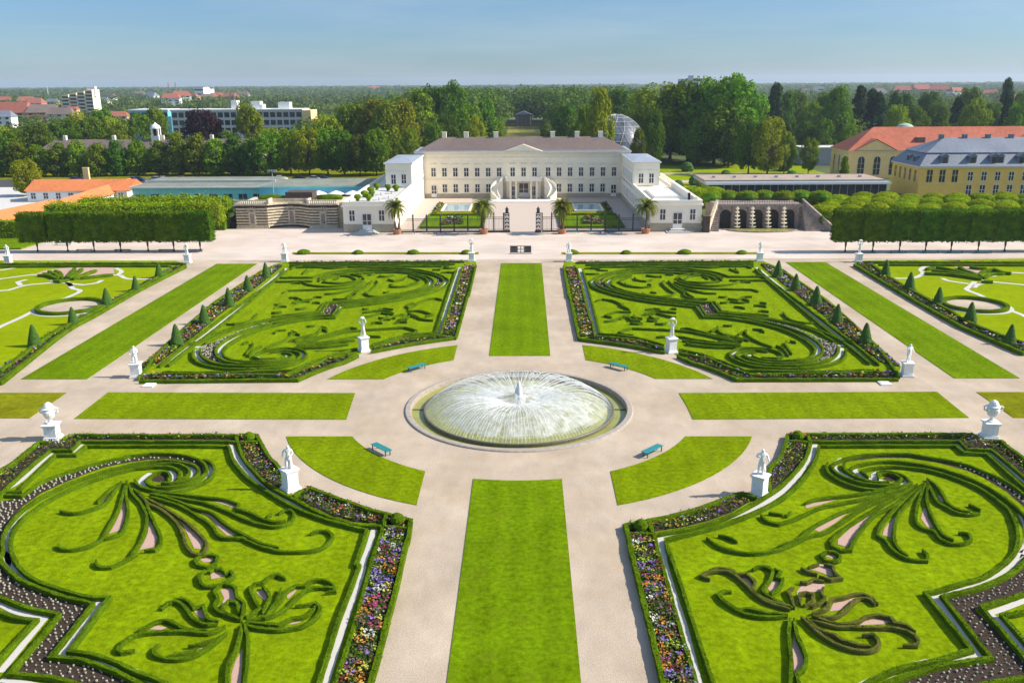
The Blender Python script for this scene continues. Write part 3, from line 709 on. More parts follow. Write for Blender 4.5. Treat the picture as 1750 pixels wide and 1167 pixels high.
dot_mesh = MB().lathe([(.05, 0), (.08, .05), (.06, .11), (0, .13)], 6, jit=.2).mesh('silver_plant', M['silver'])
for side, S in NEAR.items():
    where = f'near {side} parterre'
    struct('bed_lawn', MB().prism(PG(S['outline'], 0), -.02, .04), M['bed_lawn'])
    wm = MB()
    for s in S['white']: ribbon(wm, PG(s, .04), .42, .062 if side == 'left' else .063, .4)
    struct('white_gravel_strip', wm, M['white_gravel'])
    fill(S['soil'], 'soil_band', 'soil', .052)
    fill(S['fanfill'] + S['petalfill'] + S['budfill'] + [S['stemfill'], S['ringfill'], S['bowfill']], 'pink_gravel_fill', 'pink_gravel', .058)
    tag(hz(S['outer'], .31, .40).build('border_hedge', M['hedge']), f'outer box hedge between gravel path and flower border of the {where}', 'hedge', 'box hedges edging the near parterres')
    tag(hz(S['inner'], .24, .33).build('border_hedge', M['hedge']), f'box hedge between flower border and white gravel strip of the {where}', 'hedge', 'box hedges edging the near parterres')
    tag(hz(S['lawnside'], .24, .33).build('border_hedge', M['hedge']), f'box hedge between white gravel strip and lawn of the {where}', 'hedge', 'box hedges edging the near parterres')
    sp = tag(hz(S['spiral'], .21, .32, .22).build('spiral_hedge', M['hedge']), f'box hedge coiled into a spiral with white gravel gaps in the {where}', 'hedge')
    tag(hz(S['band'], .25, .34).build('band_hedge', M['hedge']), f'zigzagging pair of box hedges beside the soil band in the {where}', 'hedge')
    tag(hz(S['lower'], .25, .34).build('band_hedge', M['hedge']), f'outermost box hedge of the soil band in the corner of the {where}', 'hedge')
    r = empty('fan_hedge', PG(S['fan'][0][0].split(' ', 2)[0] + ' ' + S['fan'][0][0].split(' ', 2)[1])[0].to_3d(), label=f'box hedge fan of long curled leaves below the spiral in the {where}', cat='hedge')
    for i, lf in enumerate(S['fan']):
        o = hz(lf, .20, .29, .22).build('leaf_hedge', M['hedge_dry' if (side == 'left' and i in (3,)) else 'hedge'], r)
        o.matrix_parent_inverse = Matrix.Translation(-r.location)
    r = empty('palmette_hedge', PG('Z 1000,815' if side == 'left' else 'b 1520,560')[0].to_3d(), label=f'box hedge palmette of {"green" if side == "left" else "browning"} petals on a long stem in the {where}', cat='hedge')
    pm = 'hedge' if side == 'left' else 'hedge_dry'
    for i, lf in enumerate(S['petals']):
        o = hz(lf, .20, .29, .22).build('petal_hedge', M['hedge' if i in (0, 2) else pm], r); o.matrix_parent_inverse = Matrix.Translation(-r.location)
    o = hz(S['stem'], .21, .3).build('stem_hedge', M['hedge'], r); o.matrix_parent_inverse = Matrix.Translation(-r.location)
    o = hz(S['bud'], .19, .29, .22).build('bud_hedge', M[pm], r); o.matrix_parent_inverse = Matrix.Translation(-r.location)
    tag(hz(S['ring'], .19, .29, .2).build('ring_hedge', M['hedge']), f'small ring of box hedge under the fan in the {where}', 'hedge')
    tag(hz(S['bow'], .19, .29, .2).build('bow_hedge', M[pm]), f'small bow of box hedge between ring and palmette in the {where}', 'hedge')
    for k, b in enumerate(S['balls']):
        p = PG(b, .35)[0]
        tag(MB().lathe([(.25, 0), (.42, .15), (.5, .4), (.42, .65), (.22, .82), (0, .88)], 12, jit=.06).build('box_ball', M['hedge'], loc=(p.x, p.y, .05)),
            f'small clipped box ball in the {"inner" if k == 0 else "outer"} corner square of the {where}', 'shrub')
    planting([PG(s, .05) for s in S['flowers']], f'mixed purple orange yellow and white flowers edging the {where}', 130, .06, .75, .38, .40)
    # rows of silver plants in the dark soil
    poly = PG(S['soil'][0], .04)
    near, k = [], 0
    xs = [p.x for p in poly]; ys = [p.y for p in poly]
    y = min(ys)
    while y < max(ys):
        x = min(xs) + (.22 if k % 2 else 0); k += 1
        while x < max(xs):
            q = (x + random.uniform(-.1, .1), y + random.uniform(-.1, .1))
            if inside(q, poly) and inside((q[0] + .15, q[1]), poly) and inside((q[0] - .15, q[1]), poly) and inside((q[0], q[1] - .15), poly) and inside((q[0], q[1] + .3), poly): near.append(q)
            x += .44
        y += .30
    near = [q for q in near if q[1] > 38 and abs(q[0]) < 40]
    near.sort(key=lambda q: math.hypot(*q))
    for q in near[:150]:
        s_ = random.uniform(.6, 1.05)
        o = link('silver_plant', dot_mesh, loc=(q[0], q[1], .05), rz=random.uniform(0, 6)); o.scale = (s_,) * 3
        tag(o, f'small silver leaved bedding plant in the dark soil band of the {where}', 'plant', f'silver plants in the {where}')
    mb = MB()
    for q in near[150:]: mb.lathe([(.06, 0), (.085, .05), (.06, .11), (0, .13)], 5, (q[0], q[1], .05), jit=.2)
    tag(mb.build('silver_planting', M['silver']), f'rows of silver leaved plants farther along the soil band of the {where}', 'plants', kind='stuff')

# ------------------------------------------------------------------ far parterres (traced on the right, mirrored to the left)
FAR = dict(
 outline='Q 15,70 110,550 L 75,10 160,400 182,455 600,510 1000,578 1090,600 1150,622 1300,690 K 0,465 150,520 300,586 1680,582 M 1690,600 1560,480 1330,270 1100,115 1010,80 Q 1640,28 20,42',
 outer=['Q 15,70 60,330 L 75,10 160,400 182,455 600,510 1030,585', 'L 1150,622 1300,690 K 0,465 150,520 300,585 1680,581', 'K 1690,560 M 1560,490 1330,280 1100,125 1020,92', 'Q 1640,30 120,40'],
 inner=['Q 130,85 160,200 230,480 260,550 L 330,430 700,462 1020,545', 'L 1170,590 1400,640 K 60,405 200,470 420,545 1500,520', 'K 1510,455 1320,300 1150,170 930,0 Q 1750,165 1680,85', 'Q 1640,50 200,58'],
 lawnside=['Q 180,105 215,220 300,540 L 378,402 700,432 1020,515', 'L 1170,552 1400,612 K 0,372 200,442 362,506 1000,516 1480,506', 'K 1432,447 1280,320 1100,190 880,10 Q 1650,95', 'Q 1640,68 250,75'],
 white=['Q 150,95 190,210 275,540 L 350,415', 'K 1480,448 1300,310 1125,180 905,5 Q 1665,85', 'K 1165,305 1240,300 1270,300', 'Q 1440,172 1720,172', 'L 360,418 1020,530'],
 bandwhite=['Q 1300,120 1080,98 860,92 650,98 490,115 360,145 278,182 262,215 315,255 440,298 620,342 820,372 1000,394 1165,409 1225,497 1400,501 1750,537 K 200,51 425,82 620,127 785,180 900,240 980,300 997,345 970,392 890,420 760,435',
            'Q 610,132 460,165 398,205 425,245 540,288 720,324 920,352 1100,367 1295,380 1358,463 1750,496 K 180,12 480,52 720,100 950,157 1075,212 1150,258',
            'K 1195,325 1185,380 1110,430 970,462 780,478 580,472 410,450 305,415 265,380 290,348 370,330', 'K 640,365 690,385 650,405', 'K 370,375 430,395'],
 bandsoil=['Q 1400,172 1300,140 1100,118 860,112 620,118 480,140 370,175 340,205 370,245 480,288 680,332 860,360 1000,377 1180,392 1245,386 1330,384 1390,480 1240,484 1180,402 1000,388 840,366 650,336 470,292 335,250 292,215 305,182 375,148 480,127 650,110 850,102 1050,107 1250,127 1370,165', 'K 400,72 650,112 820,165 960,225 1060,270 1130,275 1160,310 1145,370 1070,415 940,447 750,460 900,425 1000,390 1028,345 1015,300 945,245 815,180 640,125'],
 band=['Q 1430,158 1740,157', 'Q 1430,190 1750,190', 'Q 1430,157 1300,120 1100,94 900,84 700,90 500,107 350,142 262,182 242,215 290,260 420,305 600,348 800,380 1000,402 1150,418 1215,505 1400,512 1750,548 K 200,62 400,90 600,135 750,185 860,240 940,300 965,345 940,385 880,412 780,425 660,425',
       'Q 1380,165 1250,127 1050,107 850,102 650,110 480,127 370,152 302,185 290,215 340,250 470,290 650,335 850,365 1000,385 1180,400 1235,488 1400,490 1750,525 K 200,40 450,75 650,120 820,175 950,240 1020,300 1030,345 1000,390 900,430 750,445',
       'Q 1340,170 1200,145 1000,128 800,122 620,127 450,160 375,200 400,245 520,290 700,325 900,355 1100,372 1280,382 1340,465 1750,502 K 200,20 500,60 750,110 950,165 1050,215 1130,265',
       'Q 600,140 470,170 420,210 450,245 560,285 750,322 950,348 1100,362 1310,378 1375,462 1750,490 K 150,5 450,45 700,90 950,150 1100,210 1180,250 1280,272'],
 coil=['K 1232,325 1222,390 1150,440 1000,475 800,492 600,487 420,467 300,430 240,390 245,355 300,325 400,315 550,325 650,350 690,385 640,405 500,400',
       'K 1168,305 1150,370 1080,420 950,450 750,466 560,461 400,436 310,402 288,370 340,345 450,335 560,345', 'K 1030,345 980,395 880,430 700,445 520,435 400,405 352,380 380,360 460,350', 'K 940,385 850,415 680,425 520,415 440,390 425,372'],
 rays=['K 350,315 150,310 L 1750,540 1500,535 1270,510 1240,488', 'K 330,290 150,260 L 1750,512 1400,472 1170,432 940,436', 'K 340,262 170,215 L 1750,490 1500,430 1250,380 900,358 700,348 620,368 570,388 620,410 715,415', 'K 400,252 200,200 L 1700,470 1450,400 1250,345 1180,352', 'K 330,300 150,285 L 1700,520 1450,495 1200,470',
       'K 600,310 450,250 380,200 380,165 310,200', 'K 430,155 510,160 530,180', 'K 740,380 690,320 630,295', 'K 765,365 712,292 720,260', 'K 750,255 800,270', 'K 350,250 180,200 120,150 70,170', 'K 180,120 255,125', 'K 380,200 350,180', 'L 1490,378 1550,330'],
 upper=['Q 980,180 1020,150 1150,130 1280,140 1350,165 1370,190', 'Q 1050,182 1100,155 1200,145 1290,165 1320,190', 'Q 1200,158 1250,178', 'Q 980,190 1100,222 1300,237 1450,222 1520,192', 'Q 960,202 1100,247 1300,262 1500,266 1640,270 1680,286', 'Q 1000,242 1100,272 1220,297 1320,302', 'Q 1000,170 1060,200 1200,210 1350,200', 'Q 1530,206 1615,206'],
 flow=['Q 880,190 860,215 930,280 970,295 930,320 830,326 720,310 688,294', 'Q 910,190 960,240 1040,290 1050,320 1120,345 1245,346', 'Q 930,210 1010,250 1090,310 1130,330', 'Q 760,285 810,292', 'Q 600,150 510,185 500,205 570,235 680,246 765,240', 'Q 620,160 640,185 720,196 775,180', 'Q 720,145 790,155 850,156 840,142', 'Q 890,130 955,140', 'Q 985,125 1060,130', 'Q 545,205 600,235', 'Q 730,222 765,226'],
 corner=['Q 190,90 300,90', 'Q 200,132 320,132', 'Q 300,80 330,105 395,105', 'Q 1480,85 1510,122 1430,92', 'Q 430,75 700,70', 'Q 1100,68 1350,78', 'Q 1520,60 1620,85'],
 sprig=['Q 1340,326 1412,326', 'Q 1420,342 1500,356 1560,327 1625,326', 'Q 1350,376 1422,372', 'Q 1440,362 1565,376', 'Q 1470,412 1565,426', 'Q 1640,402 1750,412', 'Q 1680,450 1750,452', 'K 690,10 720,50 770,80 880,100 955,96', 'K 480,0 570,4', 'Q 1540,345 1600,370', 'Q 1690,375 1750,385'],
 palmette=['L 680,165 620,130 560,90 480,65 400,55 338,72', 'L 672,150 618,98', 'L 692,182 560,180 480,200 430,220 500,236', 'L 680,202 600,230 520,266 418,276', 'L 660,230 690,266 785,270', 'L 700,226 740,250 762,272', 'L 720,210 805,250', 'L 680,290 805,295', 'L 820,202 900,176 1000,176 1142,190', 'L 830,212 950,192 1050,222 1140,236', 'L 850,260 955,270', 'L 870,222 920,250 975,240', 'L 930,296 1045,296', 'L 830,160 930,150 985,160', 'L 1080,150 1145,152', 'L 610,235 650,225', 'L 545,250 600,245'],
 flowers=['Q 35,85 118,82 150,200 225,480 L 230,60 322,430 195,445 150,200 108,20', 'L 345,440 700,470 1010,548 1020,580 600,502 200,455', 'L 1160,600 1400,650 K 60,415 200,475 410,552 310,575 150,510 0,455 L 1300,680', 'K 430,553 1500,528 1670,540 1670,575 320,578', 'M 990,95 1015,92 1110,130 1330,285 1560,495 1690,605 1590,580 1400,432 1300,342 1080,172', 'Q 130,42 1640,34 1640,46 130,54'])

for side in ('right', 'left'):
    mp = (lambda l: l) if side == 'right' else (lambda l: [mirror(p) for p in l])
    where = f'far {side} parterre'
    struct('bed_lawn', MB().prism(mp(PG(FAR['outline'])), -.02, .04), M['bed_lawn'])
    wm = MB()
    for s in FAR['white']: ribbon(wm, mp(PG(s, .04)), .58, .062)
    struct('white_gravel_strip', wm, M['white_gravel'])
    wm = MB()
    for s in FAR['bandwhite']: ribbon(wm, mp(PG(s, .04)), .4, .064)
    struct('white_gravel_strip', wm, M['white_gravel'])
    wm = MB()
    for s in FAR['bandsoil']: wm.sheet(mp(PG(s, .04)), .056)
    struct('soil_band', wm, M['soil'])
    def hf(keys, wd, h, step=.4):
        mb = MB()
        for s in keys: hedge(mb, bowed(mp(PG(s, h)), .14 if h < .38 else 0), wd, h, step, .02, fleck=9, fs=.08)
        return mb
    for k, lab in (('outer', 'outer box hedge between path and flower border'), ('inner', 'box hedge between flower border and white gravel'), ('lawnside', 'box hedge between white gravel and lawn')):
        tag(hf(FAR[k], .28, .38).build('border_hedge', M['hedge']), f'{lab} of the {where}', 'hedge', 'box hedges edging the far parterres')
    tag(hf(FAR['band'], .23, .38, .3).build('band_hedge', M['hedge']), f'parallel box hedges winding in a long S band across the {where}', 'hedge')
    tag(hf(FAR['coil'], .22, .37, .3).build('spiral_hedge', M['hedge']), f'box hedge coil at the front corner of the {where}', 'hedge')
    tag(hf(FAR['rays'], .21, .35, .3).build('scroll_hedge', M['hedge']), f'box hedge rays with curled tips springing from the coil of the {where}', 'hedge')
    tag(hf(FAR['upper'], .21, .35, .3).build('spiral_hedge', M['hedge']), f'flattened box hedge spiral towards the back of the {where}', 'hedge')
    tag(hf(FAR['corner'], .21, .35, .3).build('scroll_hedge', M['hedge']), f'short box hedge scrolls along the back edge of the {where}', 'hedge')
    for k, lab in (('flow', 'loose box hedge scrolls inside the back loop'), ('palmette', 'small box hedge palmette beside the inner path'), ('sprig', 'scattered box hedge sprigs beside the cone border')):
        pts = [p for s in FAR[k] for p in mp(PG(s))]
        c = sum(pts, Vector((0, 0))) / len(pts)
        r = empty('palmette_hedge' if k == 'palmette' else 'scroll_hedge', (c.x, c.y, 0), label=f'{lab} of the {where}', cat='hedge')
        for s in FAR[k]:
            o = hedge(MB(), bowed(mp(PG(s, .4))), .21, .35, .3).build('petal_hedge' if k == 'palmette' else 'scroll', M['hedge'], r)
            o.matrix_parent_inverse = Matrix.Translation(-r.location)
    planting([mp(PG(s, .05)) for s in FAR['flowers']], f'mixed flower border round the {where}', 36, .11, 1.0, .34, .33)
    # silver plants of the S band: far and tiny, one mass
    poly_l = [mp(PG(s, .04)) for s in FAR['bandsoil']]
    mb = MB()
    for poly in poly_l:
        xs = [p[0] for p in poly]; ys = [p[1] for p in poly]
        for _ in range(1500):
            q = (random.uniform(min(xs), max(xs)), random.uniform(min(ys), max(ys)))
            if inside(q, poly): mb.lathe([(.09, 0), (.08, .1), (0, .14)], 4, (q[0], q[1], .05))
    tag(mb.build('silver_planting', M['silver']), f'silver plants in the dark soil band of the {where}', 'plants', kind='stuff')

# ------------------------------------------------------------------ outer parterres at both edges
OUT = dict(
 left=dict(outline='O 1740,72 1500,190 1250,320 900,520 600,690 P 0,652 P -300,830 P -500,640 P -200,445 P 300,446',
  outer=['O 1740,75 1500,192 1250,322 900,522 600,690 P 0,652', 'O 1740,50 900,50 100,55 -400,60'], inner=['O 1600,100 1380,230 1080,390 740,570 480,705 P 0,632', 'O 1600,72 900,72 0,78 -400,80'],
  white=['O -300,240 0,202 300,162 420,166 505,195 490,220', 'O -200,330 0,312 80,307 240,262 440,242 600,237 650,250 680,290 750,314 640,370 400,460 200,560 0,650 -200,760', 'O 250,208 165,230 195,262', 'O 620,215 780,182 1000,167 1100,165 1135,130 1080,100', 'O 1120,167 1200,200 1430,202', 'O 660,247 780,257 900,240 955,213', 'O 1590,86 900,84 220,88 150,97 0,122 -200,150', 'O 620,225 670,270'],
  fan=['O 350,155 450,160 540,190', 'O 450,120 520,150 560,180', 'O 510,115 560,140 580,180', 'O 700,92 630,180', 'O 770,97 650,185', 'O 900,110 680,190', 'O 1055,152 750,182', 'O 500,207 560,212 640,197', 'O 400,140 470,150'],
  fanfill='O 330,155 430,120 560,105 700,90 1060,95 1070,150 700,185 580,185', circ=(665, 472, 'O', 280),
  flowers=['O 1730,68 1600,92 1370,222 1070,385 730,565 470,700 P 0,630 P 0,648 O 600,680 890,520 1240,318 1490,190', 'O 1730,56 1600,66 0,72 -300,76 -300,64 0,60']),
 right=dict(outline='W 55,118 340,290 700,500 1040,690 1200,765 P 1750,600 P 2000,720 P 2200,600 P 1950,440 W 150,92',
  outer=['W 55,120 340,290 700,500 1040,690 1200,770 P 1750,602', 'W 150,98 900,100 1750,102 2200,105'], inner=['W 230,118 430,262 600,358 800,468 1000,575 1260,722 P 1750,585', 'W 300,122 1000,124 1750,126 2200,130'],
  white=['W 460,268 640,264 720,237 745,212 720,182 770,150 900,137', 'W 745,217 900,227 1100,247 1280,277 1420,300 1750,332 2100,360', 'W 1430,250 1550,212 1750,215', 'W 1260,300 1215,345 1180,380 1300,430 1420,490 1600,580 1750,640 1950,750', 'W 935,267 1000,292 1200,322', 'W 1250,360 1290,330 1420,305'],
  fan=['W 760,205 950,212 1130,232 1330,262', 'W 830,180 1000,195 1200,230 1310,250', 'W 880,140 1000,165 1150,205 1290,235', 'W 1100,140 1170,180 1290,225', 'W 1210,142 1300,155 1375,156', 'W 1310,230 1340,190 1450,165 1520,190 1622,208', 'W 1350,250 1420,215 1560,205', 'W 1330,287 1440,290', 'W 775,165 860,150'],
  fanfill='W 1050,150 1210,145 1380,160 1330,200 1310,235 1200,200', circ=(1257, 545, 'W', 292),
  flowers=['W 70,112 220,115 420,262 600,365 800,475 1000,585 1260,735 P 1750,588 P 1750,600 W 1200,760 1040,682 700,492 340,282', 'W 170,104 1750,108 2200,112 2200,122 1750,120 300,116']))
for side, S in OUT.items():
    where = f'outer {side} parterre'
    struct('bed_lawn', MB().prism(PG(S['outline']), -.02, .04), M['outer_lawn'])
    wm = MB()
    for s in S['white']: ribbon(wm, PG(s, .04), .75, .062)
    struct('white_gravel_strip', wm, M['white_gravel'])
    fill([S['fanfill']], 'pink_gravel_fill', 'pink_gravel', .056)
    tag(hz(S['outer'], .45, .45, .5).build('border_hedge', M['hedge']), f'outer box hedge beside the path of the {where}', 'hedge')
    tag(hz(S['inner'], .45, .42, .5).build('border_hedge', M['hedge']), f'inner box hedge between flowers and lawn of the {where}', 'hedge')
    pts = [p for s in S['fan'] for p in PG(s)]
    c = sum(pts, Vector((0, 0))) / len(pts)
    r = empty('fan_hedge', (c.x, c.y, 0), label=f'box hedge fan on the back of the {where}', cat='hedge')
    for s in S['fan']:
        o = hedge(MB(), PG(s, .5), .6, .5, .4).build('leaf_hedge', M['hedge'], r); o.matrix_parent_inverse = Matrix.Translation(-r.location)
    cx, cy, tl, rx = S['circ']
    c = PG(f'{tl} {cx},{cy}')[0]; e = PG(f'{tl} {cx + rx},{cy}')[0]
    rad = (e - c).length
    ring = [(c.x + rad * math.cos(2 * math.pi * k / 40), c.y + rad * math.sin(2 * math.pi * k / 40)) for k in range(41)]
    struct('white_gravel_strip', ribbon(MB(), [(c.x + (p[0] - c.x) * 1.1, c.y + (p[1] - c.y) * 1.1) for p in ring], .8, .066), M['white_gravel'])
    struct('gravel_disc', MB().sheet(ring[:-1], .06), M['gravel'])
    tag(hedge(MB(), ring, .55, .5, .4).build('ring_hedge', M['hedge']), f'large ring of box hedge round a gravel disc in the {where}', 'hedge')
    planting([PG(s, .05) for s in S['flowers']], f'low flower border beside the path of the {where}', 26, .12, 1.1, .34, .3)

# ------------------------------------------------------------------ clipped cones
cone_me = []
for k in range(3):
    prof = [(.78, 0), (.80, .12)]
    for i in range(1, 14): prof.append((.80 * (1 - i / 14) ** .9 + .14 * (i / 14), .12 + 2.35 * i / 14))
    prof += [(.10, 2.52), (0, 2.56)]
    cone_me.append(MB().lathe(prof, 20, jit=.07).mesh('cone_topiary', M['cone']))
CONES = {'outer left': [(60, 592), (126, 555), (184, 524), (233, 498), (273, 475)], 'inner left': [(303, 590), (350, 554), (392, 524), (424, 498), (455, 475)],
         'inner right': [(1329, 474), (1359, 497), (1394, 522), (1430, 552), (1478, 588)], 'outer right': [(1513, 472), (1554, 495), (1603, 521), (1657, 551), (1725, 588)]}
for row, pts in CONES.items():
    pts = sorted(pts, key=lambda p: -p[1])
    for i, (x, y) in enumerate(pts):
        p = G(x, y)
        o = link('cone_topiary', cone_me[(i + len(row)) % 3], loc=(p.x, p.y, .04), rz=random.uniform(0, 6))
        s = random.uniform(.93, 1.1); o.scale = (s * random.uniform(.92, 1.1), s, s)
        tag(o, f'clipped green cone tree, {ORD[i]} from the front in the {row} flower border', 'cone tree', 'clipped cones in the flower borders')

# ------------------------------------------------------------------ fountain
fr = empty('fountain', (0, FY, 0), label='round stone fountain basin with a bell of water jets and a white plume', cat='fountain')
MB().lathe([(10.35, -.6), (10.35, .10), (10.42, .15), (10.86, .15), (10.94, .1), (10.98, 0)], 96, cap=False).build('basin_rim', M['basin_stone'], fr)
MB().sheet(arc(0, 0, 10.36, 0, 360, 95)[:-1], -.34).build('basin_water', M['water'], fr)
MB().lathe([(8.93, -.6), (8.93, -.06), (9.0, 0), (9.12, 0), (9.17, -.06), (9.17, -.6)], 96, cap=False).build('jet_ring', M['pipe'], fr)
for s in (-1, 1):
    MB().tube([(s * 9.15, 0, -.28), (s * 10.3, 0, -.28)], .05, 6).build('feed_pipe', M['pipe'], fr)
def bell(t, top): return top * (1 - (1 - t / .42) ** 2) if t < .42 else top - (top - .75) * ((t - .42) / .58) ** 1.6
jets = []
NJ = 160
for k in range(NJ):
    a = 2 * math.pi * (k + random.uniform(-.12, .12)) / NJ
    pts, rad = [], []
    top = 1.5 + random.uniform(-.12, .12)
    for i in range(10):
        t = i / 9 * random.uniform(.92, 1)
        r = 8.95 - 7.6 * t
        pts.append((r * math.cos(a + random.uniform(-.006, .006) * i * .5), r * math.sin(a), bell(t, top) + random.uniform(-.02, .02))); rad.append(.026 + .022 * t)
    jets.append((a, MB().tube(pts, rad, 5)))
jets.sort(key=lambda j: math.sin(j[0]))
for a, mb in jets[:100]: mb.build('jet', M['jet'], fr)
rest = MB()
for a, mb in jets[100:]:
    b = len(rest.v); rest.v += mb.v; rest.f += [tuple(b + i for i in f) for f in mb.f]
tag(rest.build('jet_curtain', M['jet'], fr), kind='stuff')
prof = []
for i in range(16):
    t = .04 + .96 * i / 15
    prof.append((8.8 - 7.8 * t, bell(t, 1.42) - .06))
MB().lathe(prof, 90, jit=.008, cap=False).build('spray_veil', M['mist'], fr, smooth=True)
MB().lathe([(7.0, -.33), (6.0, .1), (4.6, .62), (3.0, .85), (1.6, .95), (.7, 1.15), (0, 1.4)], 48, jit=.07, cap=False).build('foam', M['foam'], fr)
pm = MB()
for k in range(22):
    a = random.uniform(0, 6.28); rr = random.uniform(0, .45); hgt = 2.9 * (1 - rr * 1.5) * random.uniform(.7, 1)
    pm.tube([(rr * math.cos(a) * (1 + .3 * z), rr * math.sin(a) * (1 + .3 * z), z * hgt) for z in (0, .3, .6, .85, 1)], [.36, .3, .22, .15, .06], 6)
pm.build('plume', M['plume'], fr)

# ------------------------------------------------------------------ benches
def bench_root(name, L, matk='teal'):
    root = empty(name, (0, 0, 0))
    s = MB()
    for k in range(4): s.box(-L / 2, L / 2, -.32 + k * .16, -.18 + k * .16, .45, .50)
    s.build('seat', M[matk], root)
    for x in (-L / 2 + .2, L / 2 - .2):
        g = MB().box(x - .04, x + .04, -.24, -.18, 0.0, .43).box(x - .04, x + .04, .22, .28, 0.0, .43).box(x - .04, x + .04, -.24, .28, .37, .428)
        g.build('leg', M['teal_dark'], root)
    return root
b0 = bench_root('park_bench', 2.3)
spots = [((640, 763), (676, 779), 'teal park bench on gravel at the near left curved lawn'), ((1097, 786), (1140, 768), 'teal park bench on gravel at the near right curved lawn'),
         ((684, 634), (719, 623), 'teal park bench on gravel at the far left curved lawn'), ((1040, 625), (1076, 635), 'teal park bench on gravel at the far right curved lawn')]
for i, (a, b, lab) in enumerate(spots):
    A, B_ = G(*a), G(*b); c = (A + B_) / 2
    o = b0 if i == 0 else copy_tree(b0)
    d = Vector((-c.x, FY - c.y, 0)).normalized()
    c = Vector((0, FY, 0)) - d * 15.9
    o.location = (c.x, c.y, .005); o.rotation_euler = (0, 0, math.atan2(d.y, d.x) + math.pi / 2)
    tag(o, lab, 'bench', 'benches round the fountain')
b1 = bench_root('park_bench', 3.0, 'teal_dark')
lst = [(x, 397) for x in (700, 737, 773, 808)] + [(x, 397) for x in (977, 1015, 1050)]
for i, (x, y) in enumerate(lst):
    p = G(x, y); o = b1 if i == 0 else copy_tree(b1)
    o.location = (p.x, 180.6, .01)
    j = i if i < 4 else i - 4
    tag(o, f'dark teal bench before the palace fence, {ORD[j]} from the left on the {"left" if i < 4 else "right"} side', 'bench', 'benches along the palace fence')
for i, (x, y) in enumerate([(145, 431), (210, 431), (285, 431), (333, 431), (1482, 433), (1535, 433), (1590, 433), (1632, 433), (1680, 433)]):
    p = G(x, y); o = copy_tree(b1); o.location = (p.x, p.y, .01)
    j = i if i < 4 else i - 4
    tag(o, f'dark teal bench in the shade of the {"left" if i < 4 else "right"} clipped tree row, {ORD[j]} from the left', 'bench', 'benches under the clipped trees')
o = copy_tree(b1); p = G(108, 419); o.location = (p.x, p.y, .01)
tag(o, 'teal bench on pale gravel behind the left clipped tree row', 'bench')

# ------------------------------------------------------------------ statues and urns
def pedestal(mb, w_, h_):
    mb.cbox(0, 0, .07, w_ * 1.35, w_ * 1.35, .14); mb.cbox(0, 0, .21, w_ * 1.18, w_ * 1.18, .14)
    mb.cbox(0, 0, .28 + (h_ - .5) / 2, w_, w_, h_ - .5)
    mb.cbox(0, 0, h_ - .16, w_ * 1.14, w_ * 1.14, .12); mb.cbox(0, 0, h_ - .05, w_ * 1.28, w_ * 1.28, .1)
    return mb

def skin_figure(name, joints, edges, mt):
    me = bpy.data.meshes.new(name)
    me.from_pydata([j[:3] for j in joints], edges, [])
    o = bpy.data.objects.new(name, me)
    COL.objects.link(o)
    sk = o.modifiers.new('skin', 'SKIN'); sk.use_smooth_shade = True
    for i, j in enumerate(joints):
        r = j[3]; me.skin_vertices[0].data[i].radius = (r, r if len(j) < 5 else j[4])
    me.skin_vertices[0].data[0].use_root = True
    o.modifiers.new('sub', 'SUBSURF').levels = 1
    dg = bpy.context.evaluated_depsgraph_get()
    em = bpy.data.meshes.new_from_object(o.evaluated_get(dg))
    em.name = name
    bpy.data.objects.remove(o); bpy.data.meshes.remove(me)
    em.materials.clear(); em.materials.append(mt)
    return em

